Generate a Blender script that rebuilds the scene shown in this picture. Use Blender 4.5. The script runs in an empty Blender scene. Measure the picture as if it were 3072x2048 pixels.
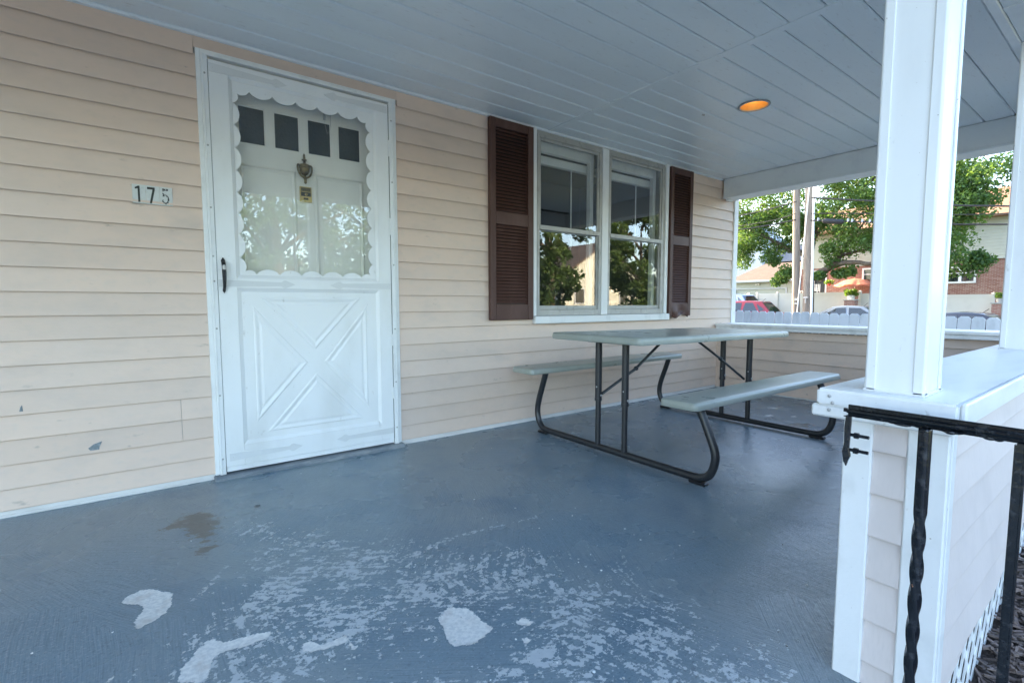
import bpy, bmesh, math, random
import numpy as np
from mathutils import Vector, Matrix
random.seed(7)
S = bpy.context.scene
COL = S.collection

# ------------------------------------------------------------------ camera, sky, sun, exposure
cam_d = bpy.data.cameras.new('camera')
cam = bpy.data.objects.new('camera', cam_d)
COL.objects.link(cam)
cam_d.sensor_width = 36.0
cam_d.lens = 1448.66 * 36.0 / 3072.0
cam_d.clip_start = 0.03
cam_d.clip_end = 2000
_r = Vector((0.80432, -0.594194, -0.001595))
_u = Vector((0.046545, 0.060329, 0.997093))
_f = Vector((0.59237, 0.802056, -0.076181))
m3 = Matrix((_r, _u, -_f)).transposed()
cam.matrix_world = Matrix.Translation((0, -2.7859, 0.8648)) @ m3.to_4x4()
S.camera = cam

SUN_EL = math.radians(28)
SUN_AZ = math.radians(4)          # measured from +y towards +x
W = bpy.data.worlds.new('World')
S.world = W
W.use_nodes = True
nt = W.node_tree
bg = nt.nodes['Background']
sky = nt.nodes.new('ShaderNodeTexSky')
sky.sky_type = 'NISHITA'
sky.sun_disc = False
sky.sun_elevation = SUN_EL
sky.sun_rotation = SUN_AZ
sky.air_density = 1.0
sky.dust_density = 2.0
sky.ozone_density = 0.55
nt.links.new(sky.outputs[0], bg.inputs[0])
bg.inputs[1].default_value = 0.15
sl = bpy.data.lights.new('sun', 'SUN')
sl.energy = 4.0
sl.angle = math.radians(0.5)
sl.color = (1.0, 0.76, 0.50)
so = bpy.data.objects.new('sun', sl)
COL.objects.link(so)
sdir = Vector((math.sin(SUN_AZ) * math.cos(SUN_EL), math.cos(SUN_AZ) * math.cos(SUN_EL), math.sin(SUN_EL)))
so.rotation_euler = sdir.to_track_quat('Z', 'Y').to_euler()
S.view_settings.view_transform = 'Standard'
S.view_settings.look = 'None'
S.view_settings.gamma = 1.0
S.view_settings.use_curve_mapping = False
S.view_settings.exposure = 3.0
S.cycles.max_bounces = 12
S.cycles.diffuse_bounces = 6
S.cycles.glossy_bounces = 6
S.cycles.transparent_max_bounces = 16
S.cycles.sample_clamp_indirect = 6.0
S.cycles.use_denoising = True

# ------------------------------------------------------------------ materials
def nd(t, kind, **kw):
    n = t.nodes.new(kind)
    for k, v in kw.items():
        setattr(n, k, v)
    return n

def pos_vec(t, stretch=None):
    g = nd(t, 'ShaderNodeNewGeometry')
    if not stretch:
        return g.outputs['Position']
    m = nd(t, 'ShaderNodeMapping')
    m.inputs['Scale'].default_value = stretch
    t.links.new(g.outputs['Position'], m.inputs['Vector'])
    return m.outputs['Vector']

def noise_fac(t, scale, detail=4.0, stretch=None, rough=0.55, dist=0.0):
    n = nd(t, 'ShaderNodeTexNoise')
    n.inputs['Scale'].default_value = scale
    n.inputs['Detail'].default_value = detail
    n.inputs['Roughness'].default_value = rough
    n.inputs['Distortion'].default_value = dist
    t.links.new(pos_vec(t, stretch), n.inputs['Vector'])
    return n.outputs['Fac']

def ramp(t, sock, lo, hi, a=0.0, b=1.0):
    m = nd(t, 'ShaderNodeMapRange', interpolation_type='SMOOTHSTEP')
    m.inputs['From Min'].default_value = lo
    m.inputs['From Max'].default_value = hi
    m.inputs['To Min'].default_value = a
    m.inputs['To Max'].default_value = b
    t.links.new(sock, m.inputs['Value'])
    return m.outputs['Result']

def math_(t, op, a, b=None):
    m = nd(t, 'ShaderNodeMath', operation=op)
    for i, v in enumerate((a, b)):
        if v is None:
            continue
        if isinstance(v, (int, float)):
            m.inputs[i].default_value = v
        else:
            t.links.new(v, m.inputs[i])
    return m.outputs[0]

def mixc(t, fac, a, b, blend='MIX'):
    m = nd(t, 'ShaderNodeMix', data_type='RGBA', blend_type=blend)
    for sock, v in ((m.inputs[0], fac), (m.inputs[6], a), (m.inputs[7], b)):
        if isinstance(v, (int, float)):
            sock.default_value = v
        elif isinstance(v, tuple):
            sock.default_value = (*v[:3], 1)
        else:
            t.links.new(v, sock)
    return m.outputs[2]

def new_mat(name):
    m = bpy.data.materials.new(name)
    m.use_nodes = True
    return m, m.node_tree, m.node_tree.nodes['Principled BSDF']

def mat(name, col, rough=0.5, metal=0.0, spec=0.5, noise=(), bump=(), rand=0.0, isl=0.0, roughvar=None, coat=0.0):
    m, t, b = new_mat(name)
    c = tuple(col)
    for (sc, c2, lo, hi, det, st) in noise:
        c = mixc(t, ramp(t, noise_fac(t, sc, det, st), lo, hi), c, tuple(c2))
    if rand or isl:
        if rand:
            src = nd(t, 'ShaderNodeObjectInfo').outputs['Random']
            k = rand
        else:
            src = nd(t, 'ShaderNodeNewGeometry').outputs['Random Per Island']
            k = isl
        hsv = nd(t, 'ShaderNodeHueSaturation')
        t.links.new(ramp(t, src, 0, 1, 1 - k, 1 + k), hsv.inputs['Value'])
        if isinstance(c, tuple):
            hsv.inputs['Color'].default_value = (*c[:3], 1)
        else:
            t.links.new(c, hsv.inputs['Color'])
        c = hsv.outputs['Color']
    if isinstance(c, tuple):
        b.inputs['Base Color'].default_value = (*c[:3], 1)
    else:
        t.links.new(c, b.inputs['Base Color'])
    b.inputs['Roughness'].default_value = rough
    if roughvar:
        sc, lo, hi = roughvar
        t.links.new(ramp(t, noise_fac(t, sc, 4), 0.3, 0.7, lo, hi), b.inputs['Roughness'])
    b.inputs['Metallic'].default_value = metal
    b.inputs['Specular IOR Level'].default_value = spec
    b.inputs['Coat Weight'].default_value = coat
    prev = None
    for (sc, stg, dist, st) in bump:
        bp = nd(t, 'ShaderNodeBump')
        bp.inputs['Strength'].default_value = stg
        bp.inputs['Distance'].default_value = dist
        t.links.new(noise_fac(t, sc, 5, st), bp.inputs['Height'])
        if prev is not None:
            t.links.new(prev, bp.inputs['Normal'])
        prev = bp.outputs['Normal']
    if prev is not None:
        t.links.new(prev, b.inputs['Normal'])
    return m

def glass_mat(name, tint=(0.93, 0.96, 0.96), boost=1.0, rough=0.0, bump=None, dirt=0.0):
    m = bpy.data.materials.new(name)
    m.use_nodes = True
    t = m.node_tree
    t.nodes.clear()
    out = nd(t, 'ShaderNodeOutputMaterial')
    fr = nd(t, 'ShaderNodeFresnel')
    gb = nd(t, 'ShaderNodeNewGeometry')      # same reflectance on the way in and on the way out of the pane
    t.links.new(ramp(t, gb.outputs['Backfacing'], 0, 1, 1.5, 1 / 1.5), fr.inputs['IOR'])
    tr = nd(t, 'ShaderNodeBsdfTransparent')
    tr.inputs[0].default_value = (*tint, 1)
    gl = nd(t, 'ShaderNodeBsdfGlossy')
    gl.inputs['Roughness'].default_value = rough
    mx = nd(t, 'ShaderNodeMixShader')
    t.links.new(math_(t, 'MULTIPLY', fr.outputs[0], boost), mx.inputs[0])
    t.links.new(tr.outputs[0], mx.inputs[1])
    t.links.new(gl.outputs[0], mx.inputs[2])
    if bump:
        bp = nd(t, 'ShaderNodeBump')
        bp.inputs['Strength'].default_value = bump[1]
        bp.inputs['Distance'].default_value = 0.01
        t.links.new(noise_fac(t, bump[0], 3), bp.inputs['Height'])
        t.links.new(bp.outputs[0], gl.inputs['Normal'])
    last = mx.outputs[0]
    if dirt:
        df = nd(t, 'ShaderNodeBsdfDiffuse')
        df.inputs[0].default_value = (0.55, 0.55, 0.53, 1)
        m2 = nd(t, 'ShaderNodeMixShader')
        t.links.new(ramp(t, noise_fac(t, 9, 8, (1, 1, 0.4)), 0.35, 0.8, dirt * 0.3, dirt), m2.inputs[0])
        t.links.new(last, m2.inputs[1])
        t.links.new(df.outputs[0], m2.inputs[2])
        last = m2.outputs[0]
    t.links.new(last, out.inputs[0])
    return m

MT = {}
V = (0.25, 1, 1)
MT['siding'] = mat('beige_siding', (0.735, 0.560, 0.445), 0.5, 0, 0.4,
    noise=[(1.3, (0.685, 0.55, 0.46), 0.35, 0.7, 5, None), (5, (0.57, 0.465, 0.395), 0.48, 0.85, 6, (0.6, 1, 1.4)), (40, (0.675, 0.535, 0.44), 0.45, 0.8, 5, (0.5, 1, 1)),
           (23, (0.40, 0.32, 0.265), 0.655, 0.80, 7, (0.5, 1, 1.2))],
    bump=[(220, 0.08, 0.002, (0.15, 1, 1)), (5, 0.22, 0.012, (0.5, 1, 1))], rand=0.045)
MT['siding_end'] = mat('pale_pink_siding', (0.66, 0.59, 0.565), 0.5, 0, 0.4,
    noise=[(6, (0.57, 0.51, 0.49), 0.45, 0.8, 6, (1, 1, 0.6)), (50, (0.61, 0.545, 0.52), 0.45, 0.8, 5, (4, 4, 0.5))],
    bump=[(160, 0.1, 0.002, (1, 1, 0.12))], rand=0.03)
MT['white'] = mat('white_trim_paint', (0.80, 0.81, 0.80), 0.38, 0, 0.5,
    noise=[(12, (0.66, 0.67, 0.655), 0.48, 0.8, 8, (1, 1, 0.5)), (90, (0.60, 0.60, 0.58), 0.70, 0.80, 6, None)], bump=[(45, 0.07, 0.004, None)])
MT['white_wood'] = mat('white_painted_wood', (0.80, 0.81, 0.81), 0.36, 0, 0.5,
    noise=[(7, (0.63, 0.64, 0.635), 0.46, 0.8, 8, (0.3, 1.5, 1)), (40, (0.44, 0.42, 0.39), 0.66, 0.78, 8, (0.6, 1, 1)), (130, (0.33, 0.29, 0.25), 0.71, 0.76, 5, None)],
    bump=[(30, 0.18, 0.006, (0.3, 1.6, 1)), (180, 0.06, 0.002, None)])
MT['column'] = mat('column_enamel', (0.80, 0.81, 0.81), 0.32, 0, 0.5,
    noise=[(5, (0.62, 0.63, 0.63), 0.48, 0.85, 7, (1, 1, 0.35)), (26, (0.42, 0.40, 0.39), 0.66, 0.80, 9, (1, 1, 0.45)), (120, (0.34, 0.31, 0.29), 0.70, 0.76, 5, None)], bump=[(25, 0.1, 0.005, None)])
MT['door_white'] = mat('storm_door_white', (0.82, 0.83, 0.82), 0.36, 0, 0.5,
    noise=[(4, (0.71, 0.715, 0.69), 0.45, 0.8, 7, (1, 1, 0.4)), (32, (0.56, 0.54, 0.50), 0.65, 0.80, 9, (1, 1, 0.5)), (140, (0.40, 0.36, 0.32), 0.715, 0.76, 4, None)], bump=[(16, 0.06, 0.006, None)])
MT['strap'] = mat('hammered_strap_white', (0.70, 0.71, 0.70), 0.4, 0, 0.5, bump=[(330, 0.5, 0.003, None)],
    noise=[(120, (0.5, 0.5, 0.5), 0.68, 0.8, 5, None)])
MT['door_inner'] = mat('entry_door_white', (0.83, 0.82, 0.77), 0.4, 0, 0.5, noise=[(4, (0.79, 0.78, 0.73), 0.4, 0.8, 4, None)], bump=[(40, 0.04, 0.003, None)])
MT['ceiling'] = mat('soffit_paint', (0.755, 0.805, 0.835), 0.3, 0, 0.5,
    noise=[(2.5, (0.70, 0.75, 0.78), 0.4, 0.75, 6, (0.4, 1, 1)), (70, (0.60, 0.62, 0.63), 0.58, 0.8, 6, (0.25, 1, 1)), (120, (0.88, 0.89, 0.90), 0.68, 0.78, 6, (0.3, 1, 1))],
    bump=[(120, 0.12, 0.002, (0.2, 1, 1)), (5, 0.1, 0.01, None)], rand=0.02)
MT['beam'] = mat('beam_wrap', (0.72, 0.765, 0.79), 0.38, 0, 0.5, noise=[(8, (0.64, 0.68, 0.72), 0.45, 0.8, 6, None)], bump=[(60, 0.06, 0.003, None)])
MT['dark_gap'] = mat('shadow_gap_backing', (0.10, 0.10, 0.10), 0.8)
MT['shutter'] = mat('brown_shutter', (0.085, 0.040, 0.031), 0.5, 0, 0.35,
    noise=[(8, (0.125, 0.068, 0.056), 0.45, 0.8, 6, (1, 1, 0.3)), (120, (0.26, 0.17, 0.15), 0.7, 0.8, 4, None)], bump=[(120, 0.15, 0.003, (1, 1, 0.12))])
MT['sash'] = mat('weathered_aluminium', (0.42, 0.415, 0.39), 0.5, 0.25, 0.5,
    noise=[(30, (0.30, 0.29, 0.27), 0.5, 0.75, 7, (1, 1, 0.4)), (9, (0.52, 0.52, 0.50), 0.5, 0.8, 4, None)], bump=[(140, 0.12, 0.003, None)])
MT['blind'] = mat('white_blind', (0.78, 0.80, 0.80), 0.45)
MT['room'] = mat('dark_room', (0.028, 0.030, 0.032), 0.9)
MT['glass'] = glass_mat('window_glass', (0.965, 0.98, 0.98), 2.1, dirt=0.02)
MT['storm_glass'] = glass_mat('storm_glass', (0.985, 0.99, 0.985), 1.5, dirt=0.03)
MT['dark_glass'] = mat('obscure_glass', (0.010, 0.020, 0.026), 0.24, 0, 0.28, bump=[(70, 0.55, 0.006, None)], noise=[(75, (0.05, 0.075, 0.09), 0.62, 0.75, 5, None)])
MT['brass'] = mat('aged_brass', (0.20, 0.155, 0.075), 0.42, 0.9, 0.5, noise=[(70, (0.075, 0.06, 0.035), 0.45, 0.75, 5, None)])
MT['gold'] = mat('polished_brass', (0.55, 0.42, 0.18), 0.3, 0.9)
MT['black'] = mat('black_plastic', (0.012, 0.013, 0.016), 0.35)
MT['black_iron'] = mat('black_painted_iron', (0.006, 0.008, 0.012), 0.16, 0, 0.5, bump=[(150, 0.2, 0.003, None), (35, 0.3, 0.006, None)],
    noise=[(55, (0.045, 0.048, 0.055), 0.5, 0.75, 8, None), (75, (0.26, 0.13, 0.075), 0.715, 0.74, 6, None)])
MT['hammered'] = mat('black_hammered_metal', (0.02, 0.021, 0.024), 0.28, 0.4, 0.6, bump=[(420, 0.9, 0.003, None)], noise=[(420, (0.14, 0.125, 0.11), 0.55, 0.75, 2, None)])
MT['leg_tube'] = mat('charcoal_tube', (0.022, 0.024, 0.027), 0.33, 0, 0.5, bump=[(500, 0.15, 0.001, None)],
    noise=[(90, (0.06, 0.055, 0.05), 0.66, 0.8, 6, None)])
MT['table'] = mat('sage_plastic', (0.32, 0.345, 0.305), 0.3, 0, 0.5,
    noise=[(7, (0.36, 0.385, 0.35), 0.45, 0.8, 6, (0.3, 2, 1)), (60, (0.25, 0.275, 0.245), 0.55, 0.8, 6, (0.2, 2, 1)), (4, (0.45, 0.465, 0.43), 0.55, 0.85, 6, (0.6, 2.5, 1))],
    bump=[(260, 0.06, 0.001, (0.3, 1, 1)), (30, 0.05, 0.004, (.3, 1, 1))], roughvar=(6, 0.27, 0.33))
MT['concrete'] = mat('grey_concrete', (0.36, 0.36, 0.35), 0.85, noise=[(12, (0.28, 0.28, 0.27), 0.4, 0.7, 8, None)], bump=[(90, 0.3, 0.005, None)])
MT['sill_conc'] = mat('worn_painted_sill', (0.26, 0.28, 0.29), 0.7, noise=[(22, (0.15, 0.175, 0.20), 0.42, 0.6, 8, (0.3, 1, 1))], bump=[(60, 0.4, 0.006, None)])
MT['mulch'] = mat('mulch_chips', (0.15, 0.112, 0.098), 0.9, isl=0.5, noise=[(20, (0.22, 0.18, 0.165), 0.45, 0.75, 4, None)])
MT['soil'] = mat('mulch_soil', (0.075, 0.058, 0.05), 0.95, noise=[(40, (0.10, 0.075, 0.06), 0.4, 0.7, 8, None)], bump=[(60, 0.8, 0.03, None)])
MT['lawn'] = mat('lawn_ground', (0.07, 0.095, 0.035), 0.95, noise=[(0.8, (0.10, 0.11, 0.05), 0.4, 0.7, 8, None), (30, (0.045, 0.065, 0.02), 0.45, 0.7, 4, None)], bump=[(60, 0.6, 0.04, None)])
MT['asphalt'] = mat('asphalt', (0.055, 0.055, 0.058), 0.85, noise=[(3, (0.075, 0.075, 0.075), 0.4, 0.7, 8, None)], bump=[(200, 0.4, 0.006, None)])
MT['pavement'] = mat('pavement_concrete', (0.34, 0.335, 0.32), 0.85, noise=[(4, (0.28, 0.28, 0.27), 0.4, 0.7, 8, None)])
MT['bark'] = mat('bark', (0.085, 0.066, 0.05), 0.95, noise=[(9, (0.14, 0.115, 0.09), 0.45, 0.7, 8, (1, 1, 0.25))], bump=[(16, 1.0, 0.06, (1, 1, 0.2))])
MT['pole_wood'] = mat('weathered_pole', (0.24, 0.20, 0.165), 0.9, noise=[(14, (0.155, 0.13, 0.11), 0.42, 0.7, 8, (1, 1, 0.07)), (3, (0.31, 0.275, 0.235), 0.5, 0.8, 5, (1, 1, 0.2))], bump=[(18, 0.7, 0.03, (1, 1, 0.08))])
MT['picket'] = mat('picket_paint', (0.62, 0.65, 0.68), 0.7, 0, 0.3, noise=[(7, (0.44, 0.47, 0.50), 0.5, 0.8, 8, (1, 1, 0.35)), (14, (0.33, 0.33, 0.33), 0.73, 0.8, 6, (1, 1, 0.7))], bump=[(40, 0.2, 0.005, (1, 1, 0.1))], rand=0.05)
MT['vinyl'] = mat('cream_vinyl', (0.54, 0.53, 0.49), 0.45, noise=[(2, (0.50, 0.49, 0.455), 0.4, 0.8, 5, None)])
MT['wire'] = mat('black_cable', (0.02, 0.02, 0.022), 0.6)
MT['galv'] = mat('galvanised_steel', (0.45, 0.45, 0.46), 0.4, 0.6)
MT['pvc'] = mat('white_conduit', (0.75, 0.77, 0.78), 0.45)
MT['shingle'] = mat('brown_shingles', (0.088, 0.066, 0.055), 0.9, noise=[(3, (0.11, 0.085, 0.068), 0.4, 0.7, 6, None), (28, (0.055, 0.042, 0.036), 0.5, 0.72, 3, (1, 0.4, 1))], bump=[(20, 0.5, 0.02, None)])
MT['shingle_grey'] = mat('grey_shingles', (0.16, 0.155, 0.155), 0.9, noise=[(18, (0.11, 0.11, 0.12), 0.45, 0.7, 4, (1, 0.4, 1))])
MT['tile_roof'] = mat('tan_roof', (0.24, 0.13, 0.075), 0.85, noise=[(10, (0.19, 0.10, 0.06), 0.45, 0.7, 4, (1, 0.4, 1))])
MT['cream_siding'] = mat('cream_siding', (0.46, 0.475, 0.42), 0.6, noise=[(3, (0.42, 0.43, 0.385), 0.4, 0.8, 4, None)])
MT['grey_siding'] = mat('sage_grey_siding', (0.33, 0.36, 0.335), 0.6, noise=[(3, (0.30, 0.33, 0.30), 0.4, 0.8, 4, None)])
MT['white_siding'] = mat('white_house_siding', (0.40, 0.44, 0.49), 0.6)
MT['terracotta'] = mat('red_plastic_pot', (0.42, 0.05, 0.035), 0.5)
MT['umbrella'] = mat('orange_canvas', (0.50, 0.15, 0.085), 0.8, noise=[(4, (0.55, 0.22, 0.14), 0.4, 0.7, 4, None)])
MT['stone_white'] = mat('white_stone', (0.68, 0.65, 0.60), 0.8, noise=[(9, (0.45, 0.36, 0.28), 0.55, 0.75, 5, None)])
MT['tyre'] = mat('tyre_rubber', (0.02, 0.02, 0.02), 0.8)
MT['rim'] = mat('alloy_rim', (0.5, 0.5, 0.52), 0.3, 0.8)
MT['car_glass'] = mat('car_glass', (0.02, 0.026, 0.028), 0.04, 0, 0.9)
MT['lamp_red'] = mat('tail_lamp', (0.4, 0.02, 0.02), 0.2)
MT['lamp_clear'] = mat('head_lamp', (0.7, 0.72, 0.75), 0.1, 0.3)
for nm, cc in (('car_red', (0.20, 0.006, 0.014)), ('car_silver', (0.17, 0.21, 0.245)), ('car_navy', (0.008, 0.012, 0.022)), ('car_blue', (0.10, 0.16, 0.34))):
    MT[nm] = mat(nm, cc, 0.28, 0.35, 0.5, coat=0.8)
MT['num_tile'] = mat('number_tile_film', (0.62, 0.63, 0.60), 0.3, 0, 0.5, noise=[(60, (0.50, 0.51, 0.48), 0.5, 0.8, 6, None)])
MT['num_black'] = mat('number_black', (0.016, 0.018, 0.014), 0.35, noise=[(160, (0.10, 0.10, 0.09), 0.62, 0.8, 6, None)])
MT['num_worn'] = mat('number_worn', (0.02, 0.02, 0.018), 0.5, noise=[(190, (0.58, 0.59, 0.56), 0.50, 0.58, 6, None)])
MT['torn'] = mat('torn_siding_backing', (0.20, 0.23, 0.24), 0.8, noise=[(60, (0.34, 0.37, 0.38), 0.45, 0.7, 5, None)])
MT['seam'] = mat('seam_shade', (0.13, 0.09, 0.065), 0.85)  # dark brown on board undersides paints in the shadow below each lap
MT['starter'] = mat('starter_strip', (0.72, 0.70, 0.67), 0.55, noise=[(14, (0.60, 0.57, 0.53), 0.45, 0.75, 6, (0.4, 1, 1))])
MT['bulb'] = mat('frosted_bulb', (0.8, 0.78, 0.7), 0.5)
MT['baffle'] = mat('gold_baffle', (0.62, 0.40, 0.15), 0.3, 0.5)
MT['interior'] = mat('rear_wall', (0.5, 0.48, 0.45), 0.8)
MT['slate'] = mat('roof_felt', (0.08, 0.08, 0.085), 0.9)

def leaf_mat(name, c1, c2):
    m = bpy.data.materials.new(name)
    m.use_nodes = True
    t = m.node_tree
    t.nodes.clear()
    out = nd(t, 'ShaderNodeOutputMaterial')
    rnd = nd(t, 'ShaderNodeNewGeometry').outputs['Random Per Island']
    c = mixc(t, rnd, c1, c2)
    c = mixc(t, ramp(t, noise_fac(t, 0.5, 3), 0.35, 0.65), c, tuple(0.72 * v for v in c1))
    d = nd(t, 'ShaderNodeBsdfPrincipled')
    d.inputs['Roughness'].default_value = 0.5
    d.inputs['Specular IOR Level'].default_value = 0.35
    tr = nd(t, 'ShaderNodeBsdfTranslucent')
    t.links.new(c, d.inputs['Base Color'])
    c2_ = mixc(t, 1.0, c, (1.3, 1.25, 0.5), 'MULTIPLY')
    t.links.new(c2_, tr.inputs[0])
    mx = nd(t, 'ShaderNodeMixShader')
    mx.inputs[0].default_value = 0.5
    t.links.new(d.outputs[0], mx.inputs[1])
    t.links.new(tr.outputs[0], mx.inputs[2])
    t.links.new(mx.outputs[0], out.inputs[0])
    return m
MT['leaf'] = leaf_mat('leaf_green', (0.10, 0.195, 0.065), (0.175, 0.275, 0.095))
MT['leaf_dark'] = leaf_mat('leaf_dark', (0.05, 0.10, 0.03), (0.11, 0.17, 0.05))
MT['leaf_fern'] = leaf_mat('leaf_fern', (0.10, 0.19, 0.03), (0.18, 0.28, 0.06))

def brick_mat(name):
    m, t, b = new_mat(name)
    mp = nd(t, 'ShaderNodeMapping')
    mp.inputs['Rotation'].default_value = (math.radians(90), 0, math.radians(90))
    g = nd(t, 'ShaderNodeNewGeometry')
    sx = nd(t, 'ShaderNodeSeparateXYZ')
    t.links.new(g.outputs['Position'], sx.inputs[0])
    cb = nd(t, 'ShaderNodeCombineXYZ')
    t.links.new(math_(t, 'ADD', sx.outputs['Y'], sx.outputs['X']), cb.inputs[0])
    t.links.new(sx.outputs['Z'], cb.inputs[1])
    br = nd(t, 'ShaderNodeTexBrick')
    br.inputs['Scale'].default_value = 1.0
    br.inputs['Brick Width'].default_value = 0.21
    br.inputs['Row Height'].default_value = 0.071
    br.inputs['Mortar Size'].default_value = 0.007
    br.inputs['Color1'].default_value = (0.24, 0.095, 0.07, 1)
    br.inputs['Color2'].default_value = (0.36, 0.22, 0.18, 1)
    br.inputs['Mortar'].default_value = (0.42, 0.38, 0.34, 1)
    br.inputs['Bias'].default_value = -0.2
    t.links.new(cb.outputs[0], br.inputs['Vector'])
    c = mixc(t, ramp(t, noise_fac(t, 1.2, 4), 0.4, 0.7), br.outputs['Color'], (0.20, 0.09, 0.075))
    c = mixc(t, 0.5, br.outputs['Color'], c)
    t.links.new(c, b.inputs['Base Color'])
    b.inputs['Roughness'].default_value = 0.85
    bp = nd(t, 'ShaderNodeBump')
    bp.inputs['Distance'].default_value = 0.01
    t.links.new(math_(t, 'SUBTRACT', 1.0, br.outputs['Fac']), bp.inputs['Height'])
    t.links.new(bp.outputs[0], b.inputs['Normal'])
    return m
MT['brick'] = brick_mat('red_brick')

# ------------------------------------------------------------------ mesh helpers
ORG = {}
def org(o):
    return ORG.get(o.name, Vector((0, 0, 0))) if o else Vector((0, 0, 0))

def tag(o, label=None, cat=None, group=None, kind=None):
    if label: o['label'] = label
    if cat: o['category'] = cat
    if group: o['group'] = group
    if kind: o['kind'] = kind
    return o

def thing(name, label, cat, loc=(0, 0, 0), group=None):
    o = bpy.data.objects.new(name, None)
    o.empty_display_size = 0.1
    COL.objects.link(o)
    o.location = loc
    ORG[o.name] = Vector(loc)
    return tag(o, label, cat, group)

class MB:
    def __init__(s):
        s.v = []; s.f = []; s.mi = []; s.cur = 0
    def add(s, vs, fs):
        b = len(s.v)
        s.v += [tuple(p) for p in vs]
        for f in fs:
            s.f.append([b + i for i in f]); s.mi.append(s.cur)
        return s
    def m(s, i):
        s.cur = i
        return s
    def box(s, x0, x1, y0, y1, z0, z1):
        return s.add([(x0, y0, z0), (x1, y0, z0), (x1, y1, z0), (x0, y1, z0), (x0, y0, z1), (x1, y0, z1), (x1, y1, z1), (x0, y1, z1)],
                     [(0, 3, 2, 1), (4, 5, 6, 7), (0, 1, 5, 4), (1, 2, 6, 5), (2, 3, 7, 6), (3, 0, 4, 7)])
    def hexa(s, p):
        return s.add(p, [(0, 3, 2, 1), (4, 5, 6, 7), (0, 1, 5, 4), (1, 2, 6, 5), (2, 3, 7, 6), (3, 0, 4, 7)])
    def loft(s, loops, cap=True):
        n = len(loops[0]); vs = [p for l in loops for p in l]; fs = []
        for k in range(len(loops) - 1):
            for i in range(n):
                j = (i + 1) % n
                fs.append((k * n + i, k * n + j, (k + 1) * n + j, (k + 1) * n + i))
        if cap:
            fs.append(tuple(reversed(range(n))))
            fs.append(tuple((len(loops) - 1) * n + i for i in range(n)))
        return s.add(vs, fs)
    def prism(s, poly, axis, a, b):
        def P(u, w, t):
            return {'x': (t, u, w), 'y': (u, t, w), 'z': (u, w, t)}[axis]
        return s.loft([[P(u, w, a) for u, w in poly], [P(u, w, b) for u, w in poly]])
    def tube(s, path, r, n=10, cap=True, closed=False, twist=0.0):
        path = [Vector(p) for p in path]
        rs = r if isinstance(r, (list, tuple)) else [r] * len(path)
        loops = []; prev = None
        for i, p in enumerate(path):
            a = path[max(i - 1, 0)]; b = path[min(i + 1, len(path) - 1)]
            d = (b - a).normalized()
            if prev is None:
                u = d.orthogonal().normalized()
            else:
                u = (prev - d * prev.dot(d))
                u = u.normalized() if u.length > 1e-6 else d.orthogonal().normalized()
            prev = u
            w = d.cross(u)
            loops.append([p + (u * math.cos(2 * math.pi * k / n + twist * i) + w * math.sin(2 * math.pi * k / n + twist * i)) * rs[i] for k in range(n)])
        return s.loft(loops, cap)
    def lathe(s, prof, c, axis='z', n=20, cap=True):
        loops = []
        for r, h in prof:
            l = []
            for k in range(n):
                a = 2 * math.pi * k / n
                u, w = r * math.cos(a), r * math.sin(a)
                q = {'z': (u, w, h), 'y': (u, h, w), 'x': (h, u, w)}[axis]
                l.append((c[0] + q[0], c[1] + q[1], c[2] + q[2]))
            loops.append(l)
        return s.loft(loops, cap)
    def sphere(s, c, r, n=12, m=8):
        r = r if isinstance(r, (tuple, list)) else (r, r, r)
        loops = []
        for i in range(m + 1):
            t = math.pi * i / m
            q = max(math.sin(t), 0.02)
            loops.append([(c[0] + r[0] * q * math.cos(2 * math.pi * k / n), c[1] + r[1] * q * math.sin(2 * math.pi * k / n), c[2] - r[2] * math.cos(t)) for k in range(n)])
        return s.loft(loops)
    def mesh(s, name, mats, o=Vector((0, 0, 0)), bevel=0.0, smooth=False, seg=1, recalc=True):
        me = bpy.data.meshes.new(name)
        me.from_pydata([(x - o[0], y - o[1], z - o[2]) for x, y, z in s.v], [], s.f)
        for q in (mats if isinstance(mats, (list, tuple)) else [mats]):
            me.materials.append(q)
        me.polygons.foreach_set('material_index', s.mi)
        bm = bmesh.new(); bm.from_mesh(me)
        if recalc:
            bmesh.ops.recalc_face_normals(bm, faces=bm.faces)
        if bevel:
            ed = [e for e in bm.edges if len(e.link_faces) == 2 and e.calc_face_angle(0) > 0.5]
            bmesh.ops.bevel(bm, geom=ed, offset=bevel, segments=seg, affect='EDGES', clamp_overlap=True)
        bm.to_mesh(me); bm.free()
        if smooth:
            for p in me.polygons: p.use_smooth = True
            if smooth != 'all':
                me.set_sharp_from_angle(angle=math.radians(40))
        return me
    def build(s, name, mats, parent=None, bevel=0.0, smooth=False, seg=1, recalc=True):
        o_ = org(parent)
        me = s.mesh(name, mats, o_, bevel, smooth, seg, recalc)
        o = bpy.data.objects.new(name, me)
        COL.objects.link(o)
        if parent:
            o.parent = parent
        ORG[o.name] = o_
        return o

def inst(src, name, parent, loc=(0, 0, 0), scale=None, rot=None):
    o = src.copy()
    o.name = name
    COL.objects.link(o)
    o.parent = parent
    o.location = loc
    if scale: o.scale = scale
    if rot: o.rotation_euler = rot
    return o

def kids(o):
    return [c for c in bpy.data.objects if c.parent == o]
def copy_tree(o, parent=None):
    c = o.copy(); COL.objects.link(c); c.parent = parent
    for ch in kids(o): copy_tree(ch, c)
    return c

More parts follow.
